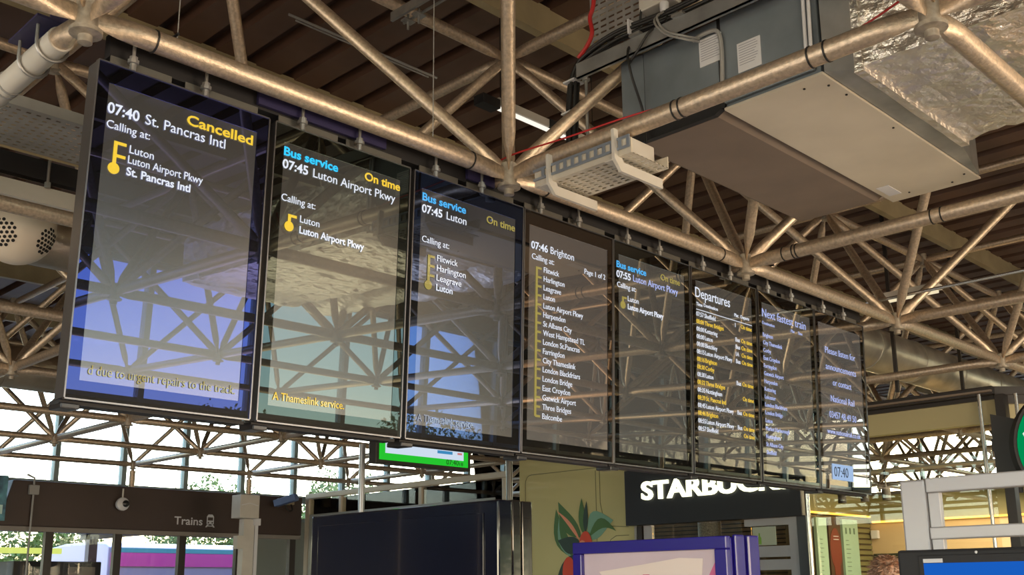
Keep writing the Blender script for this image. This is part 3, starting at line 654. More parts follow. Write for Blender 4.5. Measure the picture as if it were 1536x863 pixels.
# ---------------------------------------------------------------- brown Trains header, doors, platform
FY = 13.70
fa = thing('station_header', 'long dark brown header box reading Trains with a white train symbol', 'header', (7.1, FY, 2.42))
MB().prism([(4.86, FY, 2.42), (9.28, FY, 2.42), (9.28, FY, 2.99), (5.00, FY, 2.99)], (0, 1.35, 0)).obj('header_box', FASC, fa, bevel=.015)
MB().box(4.6, 9.28, FY+.03, FY+.10, 2.36, 2.418).obj('lower_rail', mat('grey_trim', (.22, .2, .18), .5), fa)
vs, fs = text_mesh('Trains', .155, .012, .43); MB().add([(7.19+v.x, FY-.002-v.z, 2.515+v.y) for v in vs], fs).obj('lettering', WHITE, fa)
ic = MB(); ix, iz = 7.74, 2.49
ic.prism([(ix-.055, FY-.004, iz+.045), (ix+.055, FY-.004, iz+.045), (ix+.055, FY-.004, iz+.15), (ix+.03, FY-.004, iz+.18), (ix-.03, FY-.004, iz+.18), (ix-.055, FY-.004, iz+.15)], (0, .003, 0))
for s_ in (-1, 1): ic.prism([(ix+s_*.02, FY-.004, iz+.04), (ix+s_*.045, FY-.004, iz+.04), (ix+s_*.075, FY-.004, iz), (ix+s_*.05, FY-.004, iz)], (0, .003, 0))
ic.box(ix-.045, ix+.045, FY-.004, FY-.001, iz+.012, iz+.024)
sy = ic.obj('train_symbol', WHITE, fa)
MB().box(ix-.04, ix+.04, FY-.006, FY-.0045, iz+.095, iz+.14).obj('symbol_window', FASC, sy)
for s_ in (-1, 1): MB().lathe([(.012, FY-.0065), (.012, FY-.0045)], (ix+s_*.03, 0, iz+.065), 'Y', 10).obj('symbol_lamp', FASC, sy)
dw = senti('door_1', (7, FY, 0))
for x in (4.1, 5.52, 6.43, 7.36, 8.25, 9.16):
    MB().box(x-.05, x+.05, FY+.04, FY+.12, 0, 2.36).obj('door_post', DARKF, dw)
for a, b in ((4.15, 5.47), (5.57, 6.38), (6.48, 7.31), (7.41, 8.20), (8.30, 9.11)):
    MB().box(a, b, FY+.07, FY+.08, .05, 2.35).obj('door_pane', GLASS, dw)
struct(MB().box(3.6, 4.05, FY, YW1, 0, 3.1).obj('wall_side', FASC))
po = thing('poster', 'colourful poster board on a post at the far left edge beside the brown header', 'poster', (4.75, 13.6, 0))
MB().box(4.2, 4.90, 13.60, 13.64, 2.47, 3.02).obj('board', mat('poster_teal', (.10, .30, .36), .5, noise=.9, nscale=7, dirt=(.03, .06, .12)), po)
MB().box(4.70, 4.80, 13.592, 13.599, 2.78, 2.86).obj('red_motif', mat('poster_red', (.6, .08, .07), .5), po); MB().box(4.76, 4.86, 13.592, 13.599, 2.55, 2.66).obj('pale_motif', mat('poster_pale', (.5, .7, .68), .5), po)
MB().tube([(4.5, 13.66, 2.5), (4.5, 13.66, 0)], .03, 10).obj('post', DARKF, po, True)
j1 = thing('junction_box', 'small grey junction box on the brown header with conduit above and below', 'box', (5.24, 13.6, 2.87))
MB().box(5.18, 5.30, 13.63, 13.69, 2.81, 2.93).obj('box_body', GREYC, j1, bevel=.008)
MB().tube([(5.24, 13.67, 2.93), (5.235, 13.66, 3.02), (5.15, 13.68, 3.06)], .014, 8).obj('upper_conduit', GREYC, j1, True); MB().tube([(5.24, 13.66, 2.81), (5.24, 13.66, 2.35), (5.24, 13.66, 1.0)], .013, 8).obj('lower_conduit', GREYC, j1, True)
dc = thing('dome_camera', 'small round white dome camera on the brown header below a short stem', 'camera', (6.4, 13.6, 2.75))
MB().tube([(6.39, 13.62, 2.95), (6.39, 13.62, 2.80)], .012, 8).obj('stem', WHITEP, dc, True)
MB().lathe([(.02, .07), (.07, .055), (.09, .0), (.085, -.03), (.05, -.05)], (6.39, 13.62, 2.745), 'Y', 20).obj('housing', WHITE, dc, True)
MB().lathe([(.02, -.075), (.045, -.06), (.048, -.045)], (6.415, 13.62, 2.75), 'Y', 16).obj('lens_dome', BLACK, dc, True)
gp = thing('grey_service_post', 'pale grey service post in front of the brown header carrying a box', 'post', (7.65, 12.5, 0))
MB().box(7.56, 7.72, 12.5, 12.62, 0, 2.54).obj('post', WHITEP, gp); MB().box(7.73, 7.78, 12.5, 12.56, 0, 2.70).obj('side_conduit', WHITE, gp); MB().box(7.70, 7.79, 12.46, 12.5, 2.46, 2.55).obj('small_box', WHITE, gp)
MB().box(7.47, 7.56, 12.5, 12.6, 2.15, 2.32).obj('bracket', WHITEP, gp)
wb = thing('equipment_box', 'off-white equipment box with a folded ridge on top of the grey service post', 'box', (7.56, 12.4, 2.54))
MB().box(7.42, 7.71, 12.38, 12.6, 2.545, 2.85).obj('box_body', WHITEP, wb, bevel=.008)
MB().prism([(7.44, 12.378, 2.715), (7.56, 12.372, 2.745), (7.69, 12.378, 2.715), (7.69, 12.378, 2.705), (7.56, 12.372, 2.735), (7.44, 12.378, 2.705)], (0, .006, 0)).obj('ridge', WHITE, wb)
cc = thing('security_camera', 'blue-hooded security camera on a cream bracket at the right end of the brown header', 'camera', (8.8, 13.5, 2.9))
MB().box(8.93, 9.06, 13.58, 13.68, 2.86, 3.0).obj('bracket', CREAM, cc, bevel=.01)
o = MB().box(-.06, .06, -.22, .14, -.05, .05).obj('camera_hood', mat('blue_hood', (.10, .17, .38), .35), cc, bevel=.012)
o.matrix_basis = Matrix.Translation((0, 0, 0)); o.matrix_parent_inverse = parent_inv(cc) @ Matrix.Translation((8.80, 13.48, 2.90)) @ Matrix.Rotation(.5, 4, 'Z') @ Matrix.Rotation(-.25, 4, 'X')
MB().tube(spline([(8.98, 13.55, 2.86), (8.97, 13.50, 2.78), (8.88, 13.46, 2.76), (8.84, 13.5, 2.84)]), .012, 8).obj('camera_cable', CABLE, cc, True)
# platform canopy, sign, train
cn = thing('platform_canopy', 'grey platform canopy with strip lamps seen through the glass doors', 'canopy', (9, 17, 2.6))
MB().box(2, 24, 15.6, 18.6, 2.62, 2.75).obj('canopy_slab', mat('canopy_grey', (.30, .27, .25), .6), cn)
for x in (4.0, 8.0, 12.0, 16, 20): MB().box(x, x+.15, 18.2, 18.35, 0, 2.62).obj('canopy_post', mat('purple_grey', (.16, .12, .17), .5), cn); MB().box(x, x+.12, 15.6, 18.6, 2.5, 2.62).obj('canopy_rib', mat('canopy_rib', (.2, .17, .16), .6), cn)
for x in (4.6, 7.4, 9.6): MB().box(x, x+1.4, 16.4, 16.5, 2.57, 2.615).obj('lamp', emat('lamp_white', (.95, .97, 1), 1.6), cn)
yp = thing('lit_panel', 'yellow-green lit panel far behind the left glass doors', 'sign', (6.6, 17.5, 0))
MB().box(5.3, 7.25, 17.5, 17.56, 2.22, 2.31).obj('panel', emat('lime_glow', (.75, .85, .2), 1.0), yp)
MB().tube([(5.6, 17.55, 2.25), (5.6, 17.55, 0)], .03, 8).obj('post', DARKF, yp); MB().tube([(7.0, 17.55, 2.25), (7.0, 17.55, 0)], .03, 8).obj('post', DARKF, yp)
kk = thing('reflection_proxy', 'black kiosk on the platform behind the leftmost glass doors', 'kiosk', (6.5, 16.2, 0))  # added black box imitating dark reflections in the door glass
MB().box(5.95, 7.25, 16.0, 16.6, 0, 2.06).obj('body', BLACKM, kk, bevel=.02); MB().box(6.15, 6.6, 15.985, 16.0, 1.5, 1.98).obj('panel', mat('proxy_green', (.12, .14, .10), .4), kk); MB().box(6.75, 7.15, 15.985, 16.0, 1.5, 1.98).obj('panel', mat('proxy_brown', (.14, .11, .09), .4), kk)
tn_ = thing('train', 'train carriage in magenta and white standing beyond the platform, seen through the doors', 'train', (14, 20.5, 0))
TB = [(8.9, 19.4, .5), (8.9, 19.4, 2.43), (8.9, 19.6, 2.50), (8.9, 20.2, 2.55), (8.9, 21.4, 2.55), (8.9, 22.0, 2.50), (8.9, 22.2, 2.43), (8.9, 22.2, .5)]
MB().prism(TB, (16, 0, 0)).obj('body', mat('train_lilac', (.50, .42, .62), .3), tn_, bevel=.03)
MB().box(8.95, 24.8, 19.375, 19.40, 2.08, 2.33).obj('pink_band', mat('train_pink', (.85, .10, .45), .3), tn_)
MB().box(8.95, 24.8, 19.385, 19.40, 2.34, 2.42).obj('teal_band', mat('train_teal', (.12, .42, .50), .3), tn_)
for q in range(7): MB().box(9.6+q*2.1, 11.0+q*2.1, 19.36, 19.374, 1.25, 1.85).obj('window', BLACK, tn_, bevel=.02)
for q in range(4):
    for e in (-.9, .9): MB().lathe([(.40, 19.7), (.42, 19.72), (.42, 19.82), (.2, 19.84)], (11+q*4+e, 0, .32), 'Y', 20).obj('wheel', DARKF, tn_)

# ---------------------------------------------------------------- glazed screen, poles, green display
gs = thing('glazed_screen', 'pale framed glass screen running forward from the right end of the brown header', 'screen', (9.3, 11.4, 0))
GX = 9.33
MB().box(GX-.03, GX+.03, 9.30, 13.66, 2.96, 3.04).obj('top_rail', RAILM, gs, bevel=.012)
for y, w_ in ((13.60, .05), (12.77, .03), (10.96, .035), (9.36, .03)): MB().box(GX-.03, GX+.03, y-w_, y+w_, 0, 2.96).obj('upright', RAILM, gs, bevel=.008)
for a, b in ((12.81, 13.54), (11.0, 12.73), (9.40, 10.92)): MB().box(GX-.006, GX+.006, a, b, .1, 2.95).obj('pane', GLASSO, gs)
MB().box(GX-.05, GX-.035, 9.5, 13.5, 1.2, 2.72).obj('frosted_sheet', mat('grey_sheet', (.28, .30, .28), .3), gs)
simple('steel_pole', 'slim bright steel pole standing left of the green-edged screen', 'pole', MB().tube([(6.83, 9.0, 0), (6.83, 9.0, 3.12)], .033, 14), mat('pole_steel', (.50, .52, .56), .3, .7), True)
simple('steel_pole', 'dark steel pole at the left edge of the olive shop wall', 'pole', MB().tube([(9.2, 9.16, 0), (9.2, 9.16, 3.2)], .042, 14), mat('pole_dark', (.20, .20, .19), .3, .7), True)
gd = thing('green_information_screen', 'hanging screen with a bright green border and white area below the third display', 'display', (6.8, 7.9, 2.8))
MB().box(6.16, 7.38, 7.91, 8.02, 2.775, 3.20).obj('housing', DARKF, gd, bevel=.01)
gsn = MB().box(6.20, 7.34, 7.90, 7.909, 2.81, 3.18).obj('screen', emat('screen_green', (.02, .55, .03), 1.0), gd)
MB().box(6.265, 7.275, 7.896, 7.899, 2.875, 3.15).obj('white_area', emat('screen_white', (.62, .72, .86), 1.0), gsn)
MB().box(6.92, 7.12, 7.892, 7.895, 2.925, 2.955).obj('blue_button', emat('screen_blue', (.05, .25, .5), 1.0), gsn)
MB().box(7.19, 7.25, 7.892, 7.895, 2.93, 2.95).obj('red_mark', emat('screen_red', (.6, .2, .2), 1.0), gsn)
vs, fs = text_mesh('07:40', .075, 0, .165); MB().add([(7.04+v.x, 7.895-v.z, 2.822+v.y) for v in vs], fs).obj('lettering', mat('ink', (.0, .08, .01), .6), gsn)
vs, fs = text_mesh('18', .05, 0, .05); MB().add([(7.215+v.x, 7.895-v.z, 2.822+v.y) for v in vs], fs).obj('lettering', mat('ink', (.0, .08, .01), .6), gsn)
for x in (6.4, 7.1): MB().tube([(x, 7.96, 3.2), (x, 7.96, 4.55)], .015, 8).obj('hanger_rod', DARKF, gd)
# black totem, back of a big screen
bt2 = thing('black_totem', 'large glossy black back of a screen totem at bottom centre', 'totem', (4.6, 5.5, 0))
GLB = mat('gloss_black_blue', (.006, .009, .022), .10, 0, spec=.7, coat=.6)
MB().box(4.5, 4.62, 4.575, 6.515, .02, 2.13).obj('body', GLB, bt2, bevel=.012)
MB().box(4.492, 4.498, 4.70, 6.42, .10, 2.055).obj('rear_panel', GLB, bt2, bevel=.002)
MB().box(4.625, 4.70, 4.58, 6.50, .02, 2.135).obj('front_frame', mat('gloss_black', (.02, .02, .022), .12, 0, coat=.6), bt2, bevel=.008)
MB().box(4.71, 4.80, 4.58, 6.50, 0.0, 2.13).obj('front_glass', mat('gloss_black', (.02, .02, .022), .12, 0, coat=.6), bt2, bevel=.008)
# blue poster totem
BL = mat('royal_blue_frame', (.022, .013, .24), .2, 0, coat=.4)
bp = thing('blue_poster_totem', 'royal blue framed advertising totem with a pale pink poster', 'totem', (4.7, 3.5, 0))
def xbox(m, y0, y1, z0, z1, x0=4.60, x1=4.64): return m.box(x0, x1, y0, y1, z0, z1)
fr = MB(); xbox(fr, 3.04, 4.075, 1.79, 1.855); xbox(fr, 3.04, 3.115, .3, 1.79); xbox(fr, 4.01, 4.075, .3, 1.79); xbox(fr, 3.04, 4.075, .1, .3)
fr.obj('frame', BL, bp, bevel=.006)
MB().box(4.641, 4.80, 3.045, 4.07, .1, 1.85).obj('cabinet', BL, bp, bevel=.01); MB().box(4.66, 4.74, 3.02, 3.044, .1, 1.862).obj('side_strip', BL, bp, bevel=.008); MB().box(4.76, 4.86, 3.01, 3.04, .1, 1.86).obj('side_strip', BL, bp, bevel=.008)
MB().box(4.85, 4.70, 3.2, 3.9, 0, .1).obj('foot', BLACKM, bp)
ps = MB().box(4.625, 4.632, 3.116, 4.009, .301, 1.789).obj('poster', mat('poster_pink', (.62, .50, .56), .35, coat=.3, noise=.15, nscale=1.5), bp)
MB().prism([(4.622, 3.118, 1.74), (4.622, 3.118, 1.35), (4.622, 3.36, 1.35)], (.002, 0, 0)).obj('pink_triangle', mat('deep_pink', (.62, .12, .28), .4), ps)
MB().prism([(4.622, 3.20, 1.745), (4.622, 3.35, 1.752), (4.622, 3.6, 1.722), (4.622, 3.9, 1.69), (4.622, 3.7, 1.5), (4.622, 3.23, 1.5)], (.0015, 0, 0)).obj('pale_motif', mat('poster_cream', (.80, .68, .62), .4), ps)
MB().prism([(4.620, 3.52, 1.65), (4.620, 3.55, 1.67), (4.620, 3.59, 1.67), (4.620, 3.62, 1.64)], (.0015, 0, 0)).obj('red_motif', mat('poster_red2', (.7, .08, .15), .4), ps)

# ---------------------------------------------------------------- coffee shop
SX_ = 9.3
ow = thing('olive_glass_wall', 'glossy olive-green shop wall panel with a painted leaf and fruit mural', 'wall panel', (SX_, 8.2, 0))
MB().box(SX_, SX_+.06, 7.30, 9.08, 0, 3.20).obj('panel', OLIVE, ow)
def leaf_pts(y, z, L, wd, ang, bend=.15, n=8):
    a = Vector((math.cos(ang), math.sin(ang))); b = Vector((-a.y, a.x)); o = []
    up_, dn = [], []
    for k in range(n+1):
        t = k/n; ww = wd*math.sin(PI*t**.8)*.5; c = a*L*t+b*bend*L*math.sin(PI*t)
        up_.append(c+b*ww); dn.append(c-b*ww)
    return [(y-p.x, z+p.y) for p in up_+dn[::-1][1:-1]]
mu = MB().box(SX_-.004, SX_-.001, 8.58, 8.60, .2, .25).obj('mural_stem', mat('mural_dark', (.035, .05, .04), .5), ow)
LG = mat('mural_green', (.07, .16, .05), .4); LD_ = mat('mural_dark_green', (.03, .06, .045), .4); LT = mat('mural_teal', (.18, .36, .26), .4); LR = mat('mural_red', (.60, .07, .03), .4); LO = mat('mural_orange', (.75, .30, .18), .4)
lv = [(8.10, 2.17, .55, .20, 2.25, .08, LG), (8.12, 2.14, .50, .05, 2.35, -.05, LO), (8.22, 1.95, .62, .20, 2.0, .12, LG), (8.20, 1.92, .55, .05, 2.0, .2, LT), (8.10, 2.10, .36, .20, 3.0, .1, LD_), (7.99, 2.16, .42, .30, .45, .2, LT), (7.97, 2.18, .40, .12, .1, .3, LG),
      (8.18, 1.98, .58, .34, 4.05, .12, LD_), (8.05, 1.85, .4, .16, 4.3, .1, LG), (8.05, 2.2, .42, .10, 1.62, .03, LG), (8.02, 2.22, .36, .07, 1.50, .02, LD_)]
for q, (y, z, L, wd, an, bd, m) in enumerate(lv):
    pts = leaf_pts(y, z, L, wd, an, bd); d = SX_-.003-.0012*q
    lf_ = MB().prism([(d, a, b) for a, b in pts], (.001, 0, 0)).obj('mural_leaf', m, mu)
for q, (y, z, w_, h_) in enumerate(((8.02, 2.07, .10, .17), (8.07, 2.0, .08, .14), (8.28, 1.78, .10, .18), (7.97, 2.01, .08, .14))):
    pts = [(SX_-.018-.0012*q, y+w_*math.cos(a*PI/8), z+h_*math.sin(a*PI/8)) for a in range(16)]
    MB().prism(pts, (.001, 0, 0)).obj('mural_fruit', LR if q != 1 else LO, mu)
# thin drawn outlines on the olive wall
ol = MB()
def line_path(pts, w_=.008):
    for (a, b) in zip(pts[:-1], pts[1:]):
        d = Vector((b[0]-a[0], b[1]-a[1])); L = d.length
        if L < 1e-5: continue
        n_ = Vector((-d.y, d.x))/L*w_/2
        ol.prism([(SX_-.003, a[0]+n_.x, a[1]+n_.y), (SX_-.003, b[0]+n_.x, b[1]+n_.y), (SX_-.003, b[0]-n_.x, b[1]-n_.y), (SX_-.003, a[0]-n_.x, a[1]-n_.y)], (.002, 0, 0))
line_path([(8.98, 1.2), (8.98, 2.85)]+[(8.88+.1*math.cos(a), 2.85+.1*math.sin(a)) for a in (0.3, .8, 1.2)]+[(8.88, 2.95), (7.75, 2.95)])
line_path([(7.86, 2.92), (7.86, 2.0)]); line_path([(7.80, 2.92), (7.80, 2.55), (7.76, 2.38), (7.66, 2.28), (7.4, 2.26)]); line_path([(7.70, 2.05), (7.66, 2.13), (7.58, 2.17), (7.4, 2.17)])
ol.obj('drawn_line', mat('olive_line', (.16, .16, .07), .4), ow)
sg = thing('shop_sign', 'charcoal shop sign with glowing white STARBUCKS letters', 'sign', (SX_-.1, 6.3, 2.27))
MB().box(SX_-.12, SX_-.02, 5.20, 7.345, 2.262, 2.86).obj('sign_board', SIGNB, sg, bevel=.004)
vs, fs = text_mesh('STARBUCKS', .40, .030, 1.82, .012, 4)
def islands(vs, fs):
    par = list(range(len(vs)))
    def find(a):
        while par[a] != a: par[a] = par[par[a]]; a = par[a]
        return a
    for f in fs:
        for q in f[1:]: par[find(q)] = find(f[0])
    g = {}
    for f in fs: g.setdefault(find(f[0]), []).append(f)
    for fl in g.values():
        ids = sorted({q for f in fl for q in f}); m = {q: i for i, q in enumerate(ids)}
        yield [vs[q] for q in ids], [tuple(m[q] for q in f) for f in fl]
for lv_, lf in islands(vs, fs):
    MB().add([(SX_-.135-v.z, 7.10-v.x, 2.533+v.y*.66) for v in lv_], lf).obj('letter', LIT, sg)
sf = senti('door_2', (SX_, 6, 0))
MB().box(SX_-.03, SX_+.05, 7.27, 7.30, 0, 2.26).obj('door_post', mat('silver_post', (.45, .45, .44), .3, .7), sf); MB().box(SX_-.03, SX_+.05, 7.20, 7.255, 0, 2.26).obj('door_post', DARKF, sf); MB().box(SX_-.02, SX_+.04, 7.08, 7.18, 0, 2.26).obj('door_post', ALU, sf)
for z0, z1 in ((1.885, 1.99), (1.76, 1.86), (2.19, 2.26)): MB().box(SX_-.03, SX_+.03, 5.36, 5.90, z0, z1).obj('door_rail', ALU, sf)
MB().box(SX_-.035, SX_+.035, 5.31, 5.40, 0, 2.26).obj('door_stile', ALU, sf); MB().box(SX_-.035, SX_+.035, 5.86, 5.93, 0, 1.99).obj('door_stile', ALU, sf); MB().box(SX_-.02, SX_+.02, 5.42, 5.84, 1.0, 1.06).obj('door_rail', ALU, sf)
MB().box(SX_-.05, SX_+.05, 5.20, 5.30, 0, 3.20).obj('door_post', mat('dark_post', (.08, .09, .10), .4), sf)
MB().tube([(SX_-.07, 5.16, 0), (SX_-.07, 5.16, 2.9)], .022, 12).obj('chrome_pole', mat('chrome', (.7, .68, .64), .15, 1), sf, True)
for a, b in ((5.95, 7.07), (5.42, 5.84)): MB().box(SX_-.004, SX_+.004, a, b, .05, 2.25).obj('pane', GLASSO, sf)
MB().box(SX_-.004, SX_+.004, 3.42, 5.19, .05, 2.96).obj('pane', GLASSO, sf)
# head beam of the shop front and olive band behind it
bm3 = thing('shop_head_beam', 'dark beam and olive band along the top of the shop front right of the displays', 'beam', (SX_, 5.0, 3.2))
MB().box(SX_-.06, SX_+.06, 3.34, 9.1, 3.20, 3.27).obj('beam', DARKF, bm3, bevel=.006); MB().box(SX_-.10, SX_-.06, 3.34, 9.1, 3.215, 3.232).obj('beam_lip', mat('bronze_lip', (.28, .22, .17), .4, .4), bm3)
MB().box(SX_+.02, SX_+.05, 3.36, 7.28, 3.165, 3.198).obj('dark_band', DARKF, bm3); MB().box(SX_+.06, SX_+.10, 3.36, 7.28, 2.96, 3.165).obj('olive_band', OLIVE2, bm3)
ca = (SX_, 3.34); cd_ = Vector((.704, -.71, 0)); ang = math.atan2(cd_.y, cd_.x)
def chamfer(name, m, par, a, b, off, th, z0, z1):
    n_ = Vector((-cd_.y, cd_.x, 0))*-1
    p = [Vector((ca[0], ca[1], z0))+cd_*t+(-n_)*o for t, o in ((a, off), (b, off), (b, off+th), (a, off+th))]
    return MB().prism(p, (0, 0, z1-z0)).obj(name, m, par)
chamfer('beam', DARKF, bm3, 0, 2.4, 0, .12, 3.20, 3.27); chamfer('dark_band', DARKF, bm3, 0.05, 2.4, .04, .04, 3.13, 3.20); chamfer('olive_band', OLIVE2, bm3, .05, 2.4, .1, .04, 2.90, 3.13)
simple('corner_post', 'dark steel corner post of the shop front beneath the end of the head beam', 'post', MB().box(SX_-.03, SX_+.07, 3.26, 3.34, 0, 3.195), DARKF, bevel=.004)
simple('silver_pole', 'thin silver pole just left of the dark corner post', 'pole', MB().tube([(9.2, 3.44, 3.2), (9.2, 3.44, 0)], .016, 10), mat('silver', (.6, .58, .54), .25, .8), True)
simple('silver_pole', 'thin silver pole just right of the dark corner post', 'pole', MB().tube([(9.26, 3.16, 3.18), (9.26, 3.16, 0)], .016, 10), mat('silver', (.6, .58, .54), .25, .8), True)
sb = thing('sign_bracket', 'dark box bracket that holds the round green sign', 'bracket', (8.8, 2.95, 2.65))
MB().prism([(8.75, 3.20, 2.95), (8.75, 3.20, 2.42), (8.65, 2.93, 2.46), (8.65, 2.93, 2.86)], (.16, 0, 0)).obj('bracket_box', mat('bracket_grey', (.07, .07, .07), .5), sb)
MB().box(8.85, 9.25, 3.17, 3.25, 2.66, 2.76).obj('arm', mat('bracket_grey', (.07, .07, .07), .5), sb)
# round sign: green disc, white ring and figure in wavy bands
rs_ = thing('round_logo_sign', 'round green sign with a white crowned figure at the right edge', 'sign', (8.62, 2.55, 2.65))
rd = Vector((-.80, -.60, 0)).normalized(); ru = Vector((-rd.y, rd.x, 0))*1; ru = Vector((.60, -.80, 0)).normalized()
rc = Vector((8.62, 2.54, 2.61))
def disc(r, d0, d1, m, nm, par, n=48):
    pts = [rc+rd*d0+ru*(r*math.cos(2*PI*k/n))+Vector((0, 0, r*math.sin(2*PI*k/n))) for k in range(n)]
    return MB().prism(pts, rd*(d1-d0)).obj(nm, m, par)
def shp(pts, d0, m, nm, par): return MB().prism([rc+rd*d0+ru*a+Vector((0, 0, b)) for a, b in pts], rd*.003).obj(nm, m, par)
disc(.47, -.06, .05, BLACKM, 'rim', rs_); gd_ = disc(.445, .051, .056, emat('logo_green', (.0, .30, .09), .9), 'green_disc', rs_)
WL = emat('logo_white', (.78, .95, .82), .9)
for s_ in (-1, 1):
    for q in range(6):   # stepped curved fins down both flanks
        z0 = .10-.085*q; x0 = .40-.012*q*q
        fin = [(s_*(x0), z0), (s_*(x0-.045), z0+.045), (s_*(x0-.10), z0+.05), (s_*(x0-.145), z0+.01), (s_*(x0-.155), z0-.025), (s_*(x0-.10), z0+.015), (s_*(x0-.05), z0+.012), (s_*(x0-.012), z0-.03)]
        if abs(z0) < .40: shp(fin, .057, WL, 'fin', gd_)
    shp([(s_*.36, .14), (s_*.34, .23), (s_*.30, .27), (s_*.31, .20), (s_*.27, .15), (s_*.29, .11)], .057, WL, 'tail_tip', gd_)
    for q in range(3): shp([(s_*(.10+.045*q), .14-.02*q), (s_*(.125+.045*q), .14-.02*q), (s_*(.15+.05*q), -.30+.04*q), (s_*(.12+.05*q), -.32+.04*q)], .057, WL, 'hair', gd_)
shp([(.075*math.cos(a*PI/8), .08+.10*math.sin(a*PI/8)) for a in range(16)], .057, WL, 'face', gd_)
shp([(-.09, .20), (-.11, .29), (-.055, .245), (0, .32), (.055, .245), (.11, .29), (.09, .20)], .057, WL, 'crown', gd_)
shp([(.02*math.cos(a*PI*2/5+PI/2)*(1 if a % 1 == 0 else .4), .35+.02*math.sin(a*PI*2/5+PI/2)) for a in range(5)], .057, WL, 'star', gd_)
# interior of the shop
INX = 12.45
WARM = mat('interior_beige', (.52, .40, .24), .6); OLV = mat('interior_olive', (.20, .19, .08), .6)
struct(MB().box(INX, INX+.1, 2.2, 6.13, 0, 2.345).obj('wall_shop_back', WARM)); struct(MB().box(INX-.02, INX+.1, 2.2, 6.13, 2.355, 2.68).obj('trim_5', OLV))
struct(MB().box(10.6, INX, 6.14, 6.22, 0, 2.40).obj('wall_shop_side', mat('dark_slat', (.09, .065, .03), .6))); struct(MB().box(10.6, INX, 6.13, 6.22, 2.41, 2.68).obj('trim_6', OLV))
struct(MB().box(INX-.03, INX-.001, 2.2, 6.1, 0, 1.98).obj('trim_7', mat('dark_dado', (.03, .035, .02), .5)))
ws = senti('wall_shop_rear', (INX, 8, 0)); MB().box(INX, INX+.08, 6.22, 10.2, 0, 2.9).obj('backing', mat('slat_dark', (.05, .035, .02), .7), ws)
SLT = mat('wood_slat', (.26, .15, .06), .5, noise=.5, nscale=4)
for q in range(26): MB().box(INX-.03, INX, 6.25, 10.2, 1.4+q*.055, 1.4+q*.055+.038).obj('wood_slat', SLT, ws)
for q in range(14): MB().box(12.08, INX-.02, 6.115, 6.138, 1.45+q*.065, 1.45+q*.065+.042).obj('slat', mat('olive_slat', (.16, .15, .06), .6), ws)
LED = emat('led_orange', (1, .50, .08), 2.6)
simple('led_strip', 'glowing orange light strip along the shop back wall', 'light', MB().box(INX-.05, INX-.021, 2.3, 6.08, 2.348, 2.372), LED)
simple('led_strip', 'glowing orange light strip above the green menu boards', 'light', MB().box(10.9, 12.39, 6.085, 6.11, 2.415, 2.435), LED)
MN = mat('menu_green', (.30, .46, .36), .5)
for nm, a, b, m in (('menu_board', 11.05, 11.28, 0), ('menu_board', 11.66, 12.03, 1)):
    t = thing(nm, ('narrow' if not m else 'wider') + ' pale green menu board %s of the dark red poster inside the shop' % ('left' if not m else 'right'), 'menu board', (a, 6.1, 1))
    MB().box(a, b, 6.085, 6.125, .9, 2.37).obj('board', MN, t)
    if m:
        for q in range(3): MB().box(a+.06+q*.1, a+.085+q*.1, 6.08, 6.084, 2.20, 2.27).obj('motif', mat('menu_ink', (.08, .14, .10), .6), t)
    pr_ = MB()
    for q in range(16): pr_.box(a+.05, a+.05+(b-a)*.35*(.5+.5*random.random()), 6.081, 6.084, 2.12-q*.05, 2.127-q*.05)
    o = pr_.obj('printed_lines', mat('menu_ink', (.08, .14, .10), .6), t); o['kind'] = 'stuff'
t = thing('wall_poster', 'dark red poster with a light band between the two green menu boards', 'poster', (11.45, 6.1, 1.6))
MB().box(11.33, 11.61, 6.09, 6.125, 1.1, 2.37).obj('board', mat('poster_dark', (.06, .035, .02), .5), t)
MB().prism([(11.47+.13*math.cos(a*PI/12), 6.086, 2.02+.24*math.sin(a*PI/12)) for a in range(24)], (0, .003, 0)).obj('red_shape', mat('maroon', (.15, .03, .018), .5), t)
MB().prism([(11.40, 6.085, 1.9), (11.55, 6.085, 1.9), (11.51, 6.085, 1.35), (11.43, 6.085, 1.35)], (0, .004, 0)).obj('red_stem', mat('maroon', (.15, .03, .018), .5), t)
for q in range(2): MB().box(11.42, 11.54, 6.082, 6.085, 2.16-q*.035, 2.168-q*.035).obj('white_line', WHITE, t)
simple('column', 'grey speckled round column inside the shop beneath the sign', 'column', MB().tube([(11, 7.5, 0), (11, 7.5, 3.2)], .14, 24), mat('speckled', (.35, .34, .31), .6, noise=.6, nscale=60), True)
lfl = simple('green_leaflet', 'small pale poster with a green bottle on the shop door glass', 'poster', MB().box(SX_-.012, SX_-.006, 5.56, 5.82, 2.0, 2.18), mat('leaflet', (.45, .52, .40), .5))
MB().prism([(SX_-.0135, 5.745+a, b) for a, b in ((-.02, 2.01), (.02, 2.01), (.02, 2.075), (.008, 2.09), (.008, 2.12), (-.008, 2.12), (-.008, 2.09), (-.02, 2.075))], (.0014, 0, 0)).obj('bottle_print', mat('bottle_green', (.20, .42, .06), .5), lfl)
for x, y, lb_ in ((11.0, 5.72, 'first'), (11.0, 5.45, 'second'), (11.0, 5.2, 'third'), (11.2, 3.9, 'fourth'), (11.2, 3.6, 'fifth')):
    t = thing('track_spotlight', 'small black shop spotlight, %s from the left' % lb_, 'light', (x, y, 2.6), 'spotlights inside the shop')
    MB().tube([(x, y, 2.64), (x, y, 2.50)], .045, 14).obj('lamp_head', BLACKM, t, True); MB().tube([(x, y, 2.64), (x, y, 2.82)], .01, 8).obj('stem', BLACKM, t)
simple('lighting_track', 'long track carrying the black spotlights inside the shop', 'track', MB().box(10.97, 11.23, 3.3, 6.0, 2.82, 2.84), mat('track_grey', (.35, .38, .40), .4))
